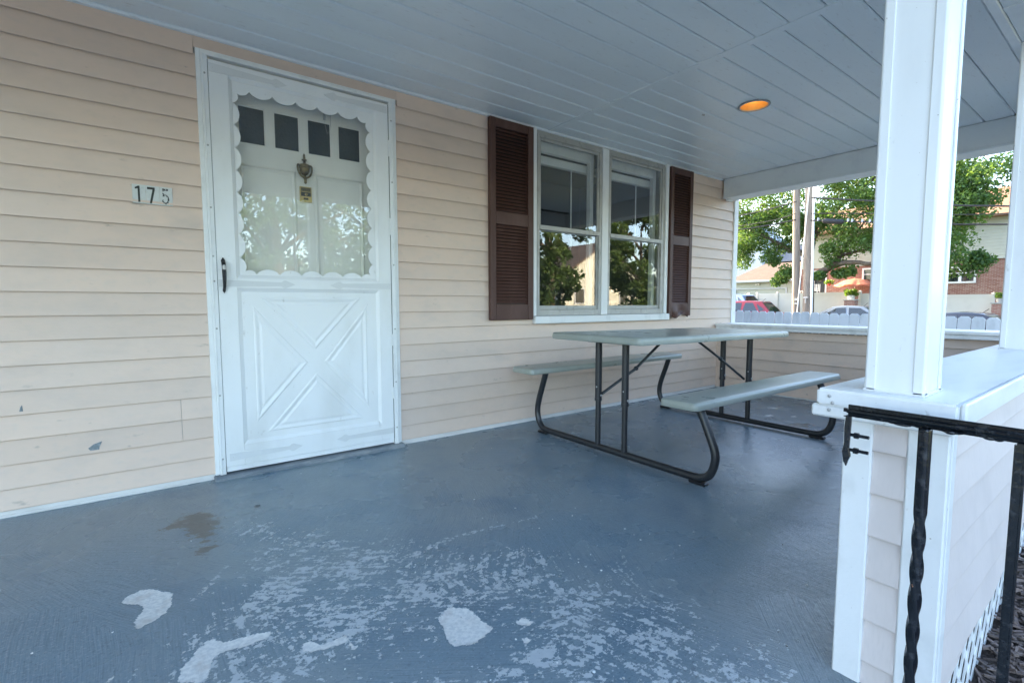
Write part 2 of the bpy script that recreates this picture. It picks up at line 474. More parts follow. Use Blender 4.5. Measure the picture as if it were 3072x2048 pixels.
def lerp(a, b, t): return a + (b - a) * t
def smooth_path(pts, n=8):
    pts = [Vector(p) for p in pts]
    out = []
    for i in range(len(pts) - 1):
        p0 = pts[max(i - 1, 0)]; p1 = pts[i]; p2 = pts[i + 1]; p3 = pts[min(i + 2, len(pts) - 1)]
        for k in range(n):
            t = k / n
            out.append(0.5 * ((2 * p1) + (p2 - p0) * t + (2 * p0 - 5 * p1 + 4 * p2 - p3) * t * t + (3 * p1 - p0 - 3 * p2 + p3) * t ** 3))
    out.append(pts[-1])
    return out

# ------------------------------------------------------------------ ground
def gh(x, y):
    d = 0.0
    if x < 12: b = -0.62 - 0.02 * max(0, x - 5)
    elif x < 26: b = -0.78
    elif x < 33: b = lerp(-0.78, -0.32, (x - 26) / 7)
    elif x < 40: b = lerp(-0.32, -0.1, (x - 33) / 7)
    else: b = -0.1
    if x > 10: b += 0.022 * max(-30, min(y, 30)) * min(1, (x - 10) / 6)
    return b
def axis_pts(lo, hi, mid):
    a = [lo, lo / 2, lo / 4]
    return sorted(set(a + mid + [hi / 4, hi / 2, hi]))
xs = axis_pts(-400, 400, [-60, -30, -12, -6, -3, 0, 3, 5, 7, 9, 10, 11, 12, 13, 14, 16, 20, 24, 26, 28, 30, 33, 36, 40, 50, 70])
ys = axis_pts(-400, 400, [-60, -45, -30, -22, -14, -8, -5, -3, -1, 2, 5, 8, 12, 16, 20, 25, 30, 40, 60])
g = MB()
g.add([(x, y, gh(x, y)) for y in ys for x in xs], [(j * len(xs) + i, j * len(xs) + i + 1, (j + 1) * len(xs) + i + 1, (j + 1) * len(xs) + i) for j in range(len(ys) - 1) for i in range(len(xs) - 1)])
tag(g.build('ground', MT['lawn']), kind='structure')

def strip_y(name, x0, x1, y0, y1, m, dz, n=24):
    q = MB()
    yy = [lerp(y0, y1, i / n) for i in range(n + 1)]
    q.add([(x, y, gh(x, y) + dz) for y in yy for x in (x0, x1)], [(2 * i, 2 * i + 1, 2 * i + 3, 2 * i + 2) for i in range(n)])
    return tag(q.build(name, m), kind='structure')
strip_y('side_street', 14.5, 25.9, -29.9, 29.9, MT['asphalt'], 0.03)
q = MB(); q.box(25.95, 26.1, -29.9, 29.9, -1.6, -0.2)
kerb = MB()
for i in range(24):
    y0, y1 = lerp(-29.9, 29.9, i / 24), lerp(-29.9, 29.9, (i + 1) / 24)
    kerb.hexa([(25.93, y0, gh(25.5, y0) - .1), (26.1, y0, gh(25.5, y0) - .1), (26.1, y1, gh(25.5, y1) - .1), (25.93, y1, gh(25.5, y1) - .1),
               (25.93, y0, gh(25.5, y0) + .15), (26.1, y0, gh(25.5, y0) + .15), (26.1, y1, gh(25.5, y1) + .15), (25.93, y1, gh(25.5, y1) + .15)])
tag(kerb.build('kerb', MT['concrete']), kind='structure')
q = MB(); q.add([(-200, -24, -.56), (10, -24, -.56), (10, -16, -.56), (-200, -16, -.56)], [(0, 1, 2, 3)])
q.add([(10, -24, -.56), (14.4, -24, -.8), (14.4, -16, -.72), (10, -16, -.56)], [(0, 1, 2, 3)])
tag(q.build('front_street', MT['asphalt']), kind='structure')
q = MB(); q.add([(-100, -15.2, -.55), (9, -15.2, -.6), (9, -13.8, -.6), (-100, -13.8, -.55)], [(0, 1, 2, 3)])
tag(q.build('pavement', MT['pavement']), kind='structure')

q = MB(); q.add([(-8, -13.7, -.585), (1.2, -13.7, -.585), (1.2, -3.36, -.55), (-8, -3.36, -.55)], [(0, 1, 2, 3)])
tag(q.build('bounce_paving', MT['pavement']), kind='structure')  # unseen pale paving, added to bounce daylight up to the porch ceiling
# mulch bed by the lattice, sloping up along the porch
def mz(x): return max(-0.4, min(-0.03, -0.57 + 0.205 * x))
q = MB()
mx_ = [1.285, 1.6, 2.0, 2.3, 2.64, 3.4, 4.6, 5.0]
rows = [-2.472, -3.2, -4.0, -4.8, -6.0]
q.add([(x, y, lerp(mz(x), -0.64, max(0, (-y - 4.0) / 2.0)) - 0.01) for y in rows for x in mx_], [(j * 8 + i, j * 8 + 8 + i, j * 8 + 9 + i, j * 8 + 1 + i) for j in range(4) for i in range(7)])
tag(q.build('mulch_bed', MT['soil']), kind='structure')
rng = np.random.default_rng(3)
q = MB()
for i in range(6400):
    x = rng.uniform(1.3, 4.9) if i > 4000 else rng.uniform(1.3, 3.1); y = rng.uniform(-4.0, -2.58) if i > 4000 else rng.uniform(-3.1, -2.525)
    L = rng.uniform(.008, .03); w_ = rng.uniform(.002, .006); h_ = rng.uniform(.001, .004)
    a = rng.uniform(0, math.pi); tl = rng.uniform(-.6, .6)
    M_ = Matrix.Translation((x, y, mz(x) + rng.uniform(-.004, .012))) @ Matrix.Rotation(a, 4, 'Z') @ Matrix.Rotation(tl, 4, 'Y')
    q.hexa([M_ @ Vector(p) for p in ((-L, -w_, -h_), (L, -w_ * .6, -h_), (L, w_ * .6, -h_), (-L, w_, -h_), (-L, -w_, h_), (L, -w_ * .6, h_), (L, w_ * .6, h_), (-L, w_, h_))])
tag(q.build('mulch', MT['mulch'], recalc=False), kind='stuff')

# ------------------------------------------------------------------ porch floor (painted, worn concrete slab)
A_ = [(-0.118, -1.03), (-0.11, -1.0), (-0.077, -0.979), (-0.045, -0.993), (0.003, -1.054), (0.001, -1.115), (-0.012, -1.155), (-0.045, -1.184), (-0.075, -1.197), (-0.087, -1.158), (-0.081, -1.134), (-0.067, -1.114), (-0.065, -1.085), (-0.083, -1.059)]
B_ = [(0.592, -1.634), (0.64, -1.609), (0.683, -1.647), (0.685, -1.702), (0.691, -1.763), (0.674, -1.772), (0.613, -1.783), (0.572, -1.76), (0.571, -1.717), (0.587, -1.675)]
C_ = [(0.002, -1.487), (0.01, -1.442), (0.043, -1.394), (0.074, -1.358), (0.096, -1.384), (0.109, -1.399), (0.178, -1.409), (0.212, -1.424), (0.203, -1.443), (0.147, -1.447), (0.091, -1.434), (0.071, -1.46), (0.065, -1.499), (0.049, -1.521)]
D_ = [(0.261, -1.527), (0.272, -1.515), (0.305, -1.554), (0.366, -1.554), (0.365, -1.584), (0.375, -1.621), (0.355, -1.621), (0.357, -1.583), (0.305, -1.574), (0.261, -1.561)]
E_ = [[(0.002, -1.38), (0.022, -1.369), (0.03, -1.375), (0.012, -1.385)], [(-0.132, -1.385), (-0.122, -1.369), (-0.11, -1.369), (-0.121, -1.39)],
      [(0.726, -1.84), (0.741, -1.841), (0.745, -1.863), (0.722, -1.866)], [(0.75, -1.77), (0.779, -1.775), (0.796, -1.804), (0.776, -1.816), (0.756, -1.791)],
      [(4.10, -.84), (4.16, -.87), (4.15, -.92), (4.11, -.90)], [(3.79, -.96), (3.86, -.98), (3.84, -1.02), (3.78, -1.0)], [(3.90, -1.09), (3.96, -1.12), (3.93, -1.15)]]
STAIN = [(-0.026, -0.548), (0.062, -0.423), (0.146, -0.432), (0.174, -0.556), (0.156, -0.662), (0.117, -0.719), (0.144, -0.8), (0.094, -0.848), (0.077, -0.808), (0.107, -0.753), (0.071, -0.685), (0.055, -0.586)]
SPOT = [(0.301, -0.492), (0.319, -0.483), (0.334, -0.494), (0.325, -0.524), (0.304, -0.523)]
FAR = [(3.45, -1.2), (3.62, -1.17), (3.80, -1.28), (3.78, -1.36), (3.6, -1.33)]

def sdf(P, poly):
    poly = np.array(poly); d = np.full(len(P), 1e9); inside = np.zeros(len(P), bool)
    n = len(poly)
    for i in range(n):
        a = poly[i]; b = poly[(i + 1) % n]
        e = b - a; w = P - a
        t = np.clip((w @ e) / (e @ e), 0, 1)
        d = np.minimum(d, np.linalg.norm(w - t[:, None] * e, axis=1))
        c = ((a[1] > P[:, 1]) != (b[1] > P[:, 1]))
        with np.errstate(divide='ignore', invalid='ignore'):
            xi = (b[0] - a[0]) * (P[:, 1] - a[1]) / (b[1] - a[1] + 1e-12) + a[0]
        inside ^= c & (P[:, 0] < xi)
    return np.where(inside, -d, d)
def seg_d(P, pl):
    d = np.full(len(P), 1e9)
    for a, b in zip(pl[:-1], pl[1:]):
        a = np.array(a); b = np.array(b); e = b - a; w = P - a
        t = np.clip((w @ e) / (e @ e), 0, 1)
        d = np.minimum(d, np.linalg.norm(w - t[:, None] * e, axis=1))
    return d

fx = np.concatenate([np.arange(-3.2, -0.9, 0.1), np.arange(-0.9, 2.2, 0.011), np.arange(2.2, 4.86, 0.02)])
fy = np.concatenate([np.arange(-2.52, -0.35, 0.011), np.arange(-0.35, 0.031, 0.02)])
X, Y = np.meshgrid(fx, fy)
P2 = np.stack([X.ravel(), Y.ravel()], 1)
nx, ny = len(fx), len(fy)
bare = np.full(len(P2), 1e9)
for pl in [A_, B_, C_, D_] + E_:
    bare = np.minimum(bare, sdf(P2, pl))
stain = np.minimum(sdf(P2, STAIN), sdf(P2, FAR) + 0.012)
spot = sdf(P2, SPOT)
def gau(cx, cy, sx, sy, rot=0.0):
    dx = P2[:, 0] - cx; dy = P2[:, 1] - cy
    c, s = math.cos(rot), math.sin(rot)
    u = (dx * c + dy * s) / sx; w = (-dx * s + dy * c) / sy
    return np.exp(-(u * u + w * w))
wear = (0.78 * gau(.27, -.70, .12, .2) + 0.42 * gau(.6, -.85, .45, .4) + 0.35 * gau(.1, -1.5, .4, .4) + 0.75 * gau(.36, -1.10, .16, .2, .5) + 0.85 * gau(.45, -1.36, .2, .2) + 0.72 * gau(.22, -1.37, .18, .14)
        + 0.55 * gau(.2, -1.56, .22, .15) - 0.30 * gau(.34, -1.62, .1, .06) - 0.35 * gau(.62, -1.87, .10, .10) - .3 * gau(.56, -1.55, .08, .05) + 0.8 * gau(.66, -1.40, .1, .13) + 0.85 * gau(.78, -1.58, .16, .12) + 0.5 * gau(.92, -1.55, .12, .12)
        + 0.65 * gau(1.0, -1.93, .18, .16) + 0.75 * gau(.85, -2.1, .3, .15) + 0.8 * gau(.6, -1.95, .25, .15) + 0.85 * gau(1.08, -2.28, .25, .07)
        + 0.3 * gau(1.2, -1.7, .5, .4) + 0.50 * gau(.6, -1.5, .8, .55) + .3 * gau(1.0, -2.1, .6, .3))
for pl in ([(0.047, -1.143), (0.096, -1.07), (0.161, -0.959)], [(0.749, -1.269), (0.886, -1.254), (1.03, -1.277), (1.213, -1.309)], [(0.38, -1.60), (0.431, -1.616), (0.506, -1.631), (0.586, -1.643)],
           [(.60, -1.40), (.68, -1.47), (.70, -1.52)]):
    wear += 0.8 * np.exp(-(seg_d(P2, pl) / 0.012) ** 2)
wear = np.clip(wear, 0, 1.1)
zz = 0.0015 * np.sin(P2[:, 0] * 5.1 + 1.3 * np.sin(P2[:, 1] * 3)) * np.cos(P2[:, 1] * 4.3)
zz -= 0.0012 * np.clip(-bare / 0.01, 0, 1)
zz[P2[:, 1] > -0.02] = 0
edge = np.clip((-2.42 - P2[:, 1]) / 0.06, 0, 1)
zz -= 0.02 * edge ** 2
me = bpy.data.meshes.new('porch_floor')
idx = np.arange(nx * ny).reshape(ny, nx)
F = np.stack([idx[:-1, :-1], idx[:-1, 1:], idx[1:, 1:], idx[1:, :-1]], -1).reshape(-1, 4)
F = F[~((P2[F[:, 0], 0] > 1.268) & (P2[F[:, 2], 1] < -2.40))]
VV = np.column_stack([P2, zz])
me.from_pydata(VV.tolist(), [], F.tolist())
for nm, arr in (('bare', bare), ('stain', stain), ('spot', spot), ('wear', wear)):
    at = me.attributes.new(nm, 'FLOAT', 'POINT')
    at.data.foreach_set('value', np.clip(arr, -1, 1.2).astype(np.float32))
for p in me.polygons: p.use_smooth = True

m, t, b = new_mat('worn_blue_floor_paint')
def attr(nm): return nd(t, 'ShaderNodeAttribute', attribute_name=nm).outputs['Fac']
# brush strokes: every patch of floor was brushed in its own direction
vor = nd(t, 'ShaderNodeTexVoronoi')
vor.inputs['Scale'].default_value = 1.9
wob = nd(t, 'ShaderNodeTexNoise'); wob.inputs['Scale'].default_value = 3.0; wob.inputs['Detail'].default_value = 2
t.links.new(pos_vec(t), wob.inputs['Vector'])
wv = nd(t, 'ShaderNodeVectorMath', operation='MULTIPLY_ADD')
t.links.new(wob.outputs['Color'], wv.inputs[0]); wv.inputs[1].default_value = (.35, .35, 0)
t.links.new(pos_vec(t), wv.inputs[2])
t.links.new(wv.outputs[0], vor.inputs['Vector'])
vr = nd(t, 'ShaderNodeVectorRotate', rotation_type='Z_AXIS')
wv2 = nd(t, 'ShaderNodeVectorMath', operation='MULTIPLY_ADD')
t.links.new(wob.outputs['Color'], wv2.inputs[0]); wv2.inputs[1].default_value = (.03, .03, 0)
t.links.new(pos_vec(t), wv2.inputs[2])
t.links.new(wv2.outputs[0], vr.inputs['Vector'])
sc_ = nd(t, 'ShaderNodeSeparateColor')
t.links.new(vor.outputs['Color'], sc_.inputs[0])
t.links.new(math_(t, 'MULTIPLY', sc_.outputs[0], 2.6), vr.inputs['Angle'])
def stroke(sx, sy, det):
    mp = nd(t, 'ShaderNodeMapping'); mp.inputs['Scale'].default_value = (sx, sy, 1)
    t.links.new(vr.outputs[0], mp.inputs['Vector'])
    n_ = nd(t, 'ShaderNodeTexNoise'); n_.inputs['Scale'].default_value = 1.0; n_.inputs['Detail'].default_value = det
    n_.inputs['Roughness'].default_value = 0.6
    t.links.new(mp.outputs[0], n_.inputs['Vector'])
    return n_.outputs['Fac']
st1 = stroke(7, 240, 3)
st2 = stroke(11, 60, 5)
paint = mixc(t, ramp(t, noise_fac(t, 1.1, 3), 0.35, 0.65), (0.148, 0.222, 0.272), (0.215, 0.262, 0.283))
paint = mixc(t, ramp(t, noise_fac(t, 3.2, 5), 0.45, 0.75), paint, (0.116, 0.183, 0.237))
paint = mixc(t, ramp(t, st1, 0.50, 0.72, 0, 0.4), paint, (0.26, 0.305, 0.345))
paint = mixc(t, ramp(t, st1, 0.48, 0.30, 0, 0.5), paint, (0.092, 0.14, 0.182))
paint = mixc(t, ramp(t, noise_fac(t, 45, 6), 0.60, 0.72, 0, .6), paint, (0.09, 0.125, 0.168))
paint = mixc(t, ramp(t, noise_fac(t, 170, 4, (.6, 1, 1), .65), 0.52, 0.72, 0, .55), paint, (0.32, 0.37, 0.395))
paint = mixc(t, ramp(t, noise_fac(t, 120, 5, None, .65), 0.46, 0.28, 0, .6), paint, (0.06, 0.088, 0.118))
# worn flecks, denser where the wear mask is high, drawn out along the strokes
fl = math_(t, 'ADD', math_(t, 'ADD', math_(t, 'MULTIPLY', noise_fac(t, 30, 10, None, 0.72), 0.34), math_(t, 'MULTIPLY', noise_fac(t, 80, 8, (.7, 1, 1), 0.7), 0.28)), math_(t, 'MULTIPLY', st2, 0.22))
fl = math_(t, 'ADD', fl, math_(t, 'MULTIPLY', noise_fac(t, 7, 3), 0.16))
thr = math_(t, 'SUBTRACT', 0.640, math_(t, 'MULTIPLY', attr('wear'), 0.120))
flm = ramp(t, math_(t, 'SUBTRACT', fl, thr), 0.0, 0.010)
c = mixc(t, flm, paint, mixc(t, noise_fac(t, 60, 4), (0.36, 0.415, 0.455), (0.52, 0.56, 0.58)))
# brown stain of old paint by the door
sm = ramp(t, math_(t, 'ADD', attr('stain'), math_(t, 'MULTIPLY', math_(t, 'SUBTRACT', noise_fac(t, 24, 9, (.7, 1, 1), 0.68), 0.5), 0.30)), -0.004, -0.014)
c = mixc(t, math_(t, 'MULTIPLY', sm, 0.85), c, mixc(t, noise_fac(t, 50, 5), (0.095, 0.095, 0.085), (0.15, 0.142, 0.12)))
c = mixc(t, ramp(t, math_(t, 'ADD', attr('spot'), math_(t, 'MULTIPLY', math_(t, 'SUBTRACT', noise_fac(t, 60, 3), 0.5), 0.01)), 0.0, -0.003), c, (0.022, 0.03, 0.04))
# bare concrete
bm_ = ramp(t, math_(t, 'ADD', attr('bare'), math_(t, 'MULTIPLY', math_(t, 'SUBTRACT', noise_fac(t, 55, 7, None, .62), 0.5), 0.028)), 0.001, -0.002)
conc = mixc(t, ramp(t, noise_fac(t, 90, 6), 0.35, 0.65), (0.56, 0.575, 0.57), (0.72, 0.72, 0.695))
conc = mixc(t, ramp(t, noise_fac(t, 14, 6), 0.5, 0.75), conc, (0.47, 0.44, 0.415))
c = mixc(t, bm_, c, conc)
# fine chips
ch = ramp(t, noise_fac(t, 95, 5, (0.6, 1, 1), .7), 0.685, 0.70)
c = mixc(t, ch, c, (0.50, 0.53, 0.54))
t.links.new(c, b.inputs['Base Color'])
rg = math_(t, 'ADD', ramp(t, noise_fac(t, 2.2, 4), 0.35, 0.65, 0.245, 0.30), math_(t, 'MULTIPLY', bm_, 0.42))
rg = math_(t, 'ADD', rg, math_(t, 'MULTIPLY', flm, 0.12))
t.links.new(rg, b.inputs['Roughness'])
b.inputs['Specular IOR Level'].default_value = 0.45
b1 = nd(t, 'ShaderNodeBump'); b1.inputs['Strength'].default_value = 0.45; b1.inputs['Distance'].default_value = 0.0025
t.links.new(st1, b1.inputs['Height'])
b2 = nd(t, 'ShaderNodeBump'); b2.inputs['Strength'].default_value = 0.35; b2.inputs['Distance'].default_value = 0.004
t.links.new(noise_fac(t, 38, 7, None, .6), b2.inputs['Height']); t.links.new(b1.outputs[0], b2.inputs['Normal'])
b3 = nd(t, 'ShaderNodeBump'); b3.inputs['Strength'].default_value = 0.6; b3.inputs['Distance'].default_value = 0.002; b3.invert = True
t.links.new(math_(t, 'MAXIMUM', flm, bm_), b3.inputs['Height']); t.links.new(b2.outputs[0], b3.inputs['Normal'])
t.links.new(b3.outputs[0], b.inputs['Normal'])
MT['floor'] = m
me.materials.append(m)
fo = bpy.data.objects.new('porch_floor', me); COL.objects.link(fo)
tag(fo, kind='structure')
# body of the slab and the two steps below it
q = MB(); q.box(-3.2, 1.255, -2.52, 0.0, -0.9, -0.025); q.box(1.2551, 4.86, -2.40, 0.0, -0.9, -0.025)
tag(q.build('porch_slab', MT['concrete']), kind='structure')
q = MB(); q.box(-1.3, 1.24, -2.95, -2.525, -0.9, -0.17); q.box(-1.3, 1.24, -3.35, -2.955, -0.9, -0.36)
tag(q.build('porch_steps', MT['concrete'], bevel=0.008), kind='structure')

# ------------------------------------------------------------------ house
house = thing('house', 'beige sided house behind the porch with white door and brown shutters', 'house', (0, 0, 0))
E0 = 0.101
def board_mesh(name, L, h, m, org_axis='x'):
    """one lap siding board: face leans out to a rolled lower edge; local x 0..L, z 0..h, outside is -y"""
    prof = [(0.0, 0.006), (-0.0140, -0.0012), (-0.0156, 0.0004), (-0.0156, 0.004), (-0.0035, h + 0.008), (0.0, h + 0.008)]
    q = MB()
    a_ = [(0, y, z) for y, z in prof]; b_ = [(L, y, z) for y, z in prof]
    for i in range(6):
        j = (i + 1) % 6
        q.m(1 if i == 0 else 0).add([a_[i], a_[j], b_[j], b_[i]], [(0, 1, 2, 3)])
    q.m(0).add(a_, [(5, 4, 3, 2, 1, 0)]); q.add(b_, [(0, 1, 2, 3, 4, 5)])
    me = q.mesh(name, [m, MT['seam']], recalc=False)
    bm = bmesh.new(); bm.from_mesh(me); bmesh.ops.remove_doubles(bm, verts=bm.verts, dist=1e-6); bmesh.ops.recalc_face_normals(bm, faces=bm.faces); bm.to_mesh(me); bm.free()
    return me
_bm = {}
def board(x0, x1, z0, h, parent, m, name='siding_board', rotz=0.0, y=0.0, x=None):
    key = (round(x1 - x0, 3), round(h, 3), m.name)
    if key not in _bm:
        _bm[key] = board_mesh('siding_board', x1 - x0, h, m)
    o = bpy.data.objects.new(name, _bm[key])
    COL.objects.link(o); o.parent = parent
    o.location = (x0, y, z0) if x is None else x
    o.rotation_euler = (random.uniform(-.004, .004), 0, rotz)
    return o
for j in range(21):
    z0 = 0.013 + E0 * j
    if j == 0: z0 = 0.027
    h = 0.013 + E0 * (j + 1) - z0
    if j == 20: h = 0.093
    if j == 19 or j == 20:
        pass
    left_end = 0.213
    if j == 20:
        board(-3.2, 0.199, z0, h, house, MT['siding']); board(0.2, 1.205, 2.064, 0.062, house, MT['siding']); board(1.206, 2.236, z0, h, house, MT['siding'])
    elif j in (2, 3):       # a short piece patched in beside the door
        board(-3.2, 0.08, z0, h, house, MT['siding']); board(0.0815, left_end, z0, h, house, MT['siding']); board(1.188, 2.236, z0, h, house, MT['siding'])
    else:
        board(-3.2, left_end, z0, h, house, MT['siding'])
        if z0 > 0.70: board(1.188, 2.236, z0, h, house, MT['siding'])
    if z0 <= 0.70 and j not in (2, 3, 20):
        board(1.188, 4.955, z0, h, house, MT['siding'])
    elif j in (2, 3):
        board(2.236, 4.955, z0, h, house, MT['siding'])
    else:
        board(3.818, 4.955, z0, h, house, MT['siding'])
q = MB(); q.box(-3.2, 0.21, -0.010, 0, -0.002, 0.027); q.box(1.19, 4.955, -0.010, 0, -0.002, 0.027)
q.build('starter_strip', MT['starter'], house)
q = MB(); q.box(-3.2, 0.21, -0.022, -0.0105, -0.003, 0.009); q.box(1.195, 4.70, -0.02, -0.0105, -0.003, 0.007)
q.build('floor_bead', MT['starter'], house, bevel=0.004)
# sheathing with openings, unseen upper storey and roof keep the low sun off the porch
q = MB()
for (x0, x1, z0, z1) in ((-6, 0.235, -.9, 2.3), (0.235, 1.165, 2.045, 2.3), (0.235, 1.165, -.9, 0.0), (1.165, 2.27, -.9, 2.3), (2.27, 3.78, -.9, 0.76), (2.27, 3.78, 2.11, 2.3), (3.78, 5.02, -.9, 2.3)):
    q.box(x0, x1, 0.001, 0.10, z0, z1)
q.build('sheathing', MT['interior'], house)
q = MB(); q.box(-6, 5.02, 0.0, 9, 2.301, 5.0); q.box(-6, 5.02, 2.5, 9, -.9, 2.3); q.box(4.93, 5.02, 0.101, 2.5, -.9, 2.3); q.box(-6, -5.9, .101, 2.5, -.9, 2.3)
q.build('upper_wall', MT['siding_end'], house)
q = MB(); q.box(5.021, 13.5, 5.2, 11, -0.9, 5.6)
q.build('added_shade_wing', MT['siding_end'], house)  # unseen wing, invented to keep direct sun off the picket fence
q = MB()
q.loft([[(-6.4, -.4, 5.01), (5.4, -.4, 5.01), (5.4, 9.4, 5.01), (-6.4, 9.4, 5.01)], [(-6.4, 4.3, 6.8), (5.4, 4.3, 6.8), (5.4, 4.7, 6.8), (-6.4, 4.7, 6.8)]])
q.build('roof', MT['slate'], house)
q = MB(); q.box(-3.6, 5.15, -2.75, -0.002, 2.285, 2.42)
q.box(-3.6, 5.15, -2.75, -2.61, 2.05, 2.284); q.box(4.92, 5.15, -2.609, -.03, 2.05, 2.284); q.box(-3.6, -3.21, -2.609, -.03, 2.10, 2.284)
q.build('porch_roof', MT['slate'], house)
# torn spots in the siding
def torn(pts, z0):
    q = MB(); y = -0.0145
    q.prism([(x, z) for x, z in pts], 'y', y, -0.004)
    return q.build('torn_spot', MT['torn'], house)
torn([(-0.468, 0.421), (-0.462, 0.448), (-0.457, 0.456), (-0.454, 0.43), (-0.453, 0.42)], 0)
torn([(-0.250, 0.220), (-0.262, 0.240), (-0.243, 0.255), (-0.214, 0.264), (-0.224, 0.24), (-0.226, 0.22)], 0)
# corner post
q = MB(); q.box(4.955, 5.035, -0.024, 0.0, -0.6, 2.16); q.box(5.021, 5.035, 0.0, .06, -.6, 2.16)
q.build('corner_post', MT['white'], house, bevel=0.004)

# --- storm door frame
q = MB()
q.box(0.207, 0.226, -0.024, 0.0, 0.012, 2.062); q.box(0.226, 0.2525, -0.037, -0.0, 0.02, 2.034); q.box(0.231, 0.236, -0.040, -0.037, 0.02, 2.034)
q.box(1.171, 1.192, -0.024, 0.0, 0.02, 2.062); q.box(1.1435, 1.171, -0.037, 0.0, 0.02, 2.034); q.box(1.161, 1.166, -0.040, -.037, 0.02, 2.034)
q.box(0.226, 1.171, -0.024, 0.0, 2.046, 2.062); q.box(0.226, 1.171, -0.037, 0, 2.0335, 2.045)
q.build('door_frame', MT['white'], house, bevel=0.002)
q = MB(); q.box(0.2, 1.2, -0.075, 0.09, -0.02, 0.020)
q.build('door_sill', MT['sill_conc'], house, bevel=0.008)

# --- storm door
sd = thing('storm_door', None, None); sd.parent = house
q = MB()
yb, yf = -0.006, -0.034
q.box(0.2545, 0.337, yf, yb, 0.054, 2.0185); q.box(1.064, 1.1395, yf, yb, 0.054, 2.0185)
q.box(0.337, 1.064, yf, yb, 1.962, 2.0185); q.box(0.337, 1.064, yf, yb, 0.947, 1.0); q.box(0.337, 1.064, yf, yb, 0.054, 0.158)
fr_ = q.build('door_frame_rail', MT['door_white'], sd, bevel=0.0018)
def mould(x0, x1, z0, z1, w, ya, yb_, name, parent, m):
    """mitred picture-frame moulding sloping from ya (outside) to yb_ (inside)"""
    q = MB()
    o = [(x0, z0), (x1, z0), (x1, z1), (x0, z1)]
    i = [(x0 + w, z0 + w), (x1 - w, z0 + w), (x1 - w, z1 - w), (x0 + w, z1 - w)]
    vs = [(x, ya, z) for x, z in o] + [(x, yb_, z) for x, z in i]
    q.add(vs, [(k, (k + 1) % 4, 4 + (k + 1) % 4, 4 + k) for k in range(4)])
    return q.build(name, m, parent)
mould(0.337, 1.064, 1.0, 1.962, 0.016, -0.0335, -0.022, 'glazing_bead', sd, MT['door_white'])
mould(0.337, 1.064, 0.158, 0.947, 0.018, -0.0335, -0.024, 'panel_moulding', sd, MT['door_white'])
# scalloped surround of the glass
cus = []
tl = (0.354, 1.846); 
left = [(0.354, z) for z in (1.846, 1.742, 1.633, 1.526, 1.419, 1.315, 1.214, 1.099)]
bot = [(x, 1.019) for x in (0.378, 0.426, 0.535, 0.642, 0.750, 0.859, 0.967)]
right = [(1.033, z) for z in (1.095, 1.198, 1.304, 1.414, 1.518, 1.627, 1.734, 1.841)]
top = [(x, 1.914) for x in (0.962, 0.857, 0.748, 0.641, 0.530, 0.425)]
cus = left + [(0.374, 1.032)] + bot[1:] + [(1.018, 1.034)] + right + [(1.014, 1.892)] + top + [(0.371, 1.893)]
cxm, czm = 0.6935, 1.466
inner = []
for k in range(len(cus)):
    a = Vector(cus[k]); b_ = Vector(cus[(k + 1) % len(cus)])
    ch_ = b_ - a; nrm = Vector((-ch_.y, ch_.x)).normalized()
    if nrm.dot(Vector((cxm, czm)) - (a + b_) / 2) < 0: nrm = -nrm
    dep = 0.24 * ch_.length
    for s_ in range(8):
        u = s_ / 8
        p = a + ch_ * u + nrm * dep * (4 * u * (1 - u)) ** 0.8
        inner.append((p.x, p.y))
x0, x1, z0, z1 = 0.351, 1.050, 1.014, 1.948
outer = []
for (x, z) in inner:
    dx, dz = x - cxm, z - czm
    s_ = min(((x1 - cxm) if dx > 0 else (cxm - x0)) / max(abs(dx), 1e-6), ((z1 - czm) if dz > 0 else (czm - z0)) / max(abs(dz), 1e-6))
    outer.append((cxm + dx * s_, czm + dz * s_))
for cx_, cz_ in ((x0, z0), (x1, z0), (x1, z1), (x0, z1)):
    kbest = min(range(len(outer)), key=lambda k: (outer[k][0] - cx_) ** 2 + (outer[k][1] - cz_) ** 2)
    outer[kbest] = (cx_, cz_)
q = MB(); n_ = len(inner)
vs = [(x, -0.0255, z) for x, z in inner] + [(x, -0.0255, z) for x, z in outer] + [(x, -0.0215, z) for x, z in inner] + [(x, -0.0215, z) for x, z in outer]
fs = []
for k in range(n_):
    j = (k + 1) % n_
    fs += [(k, j, n_ + j, n_ + k), (2 * n_ + k, 3 * n_ + k, 3 * n_ + j, 2 * n_ + j), (k, 2 * n_ + k, 2 * n_ + j, j)]
q.add(vs, fs)
q.build('scalloped_trim', MT['door_white'], sd)
q = MB(); q.box(0.345, 1.056, -0.0185, -0.0150, 1.008, 1.955)
q.build('glass_pane', MT['storm_glass'], sd)
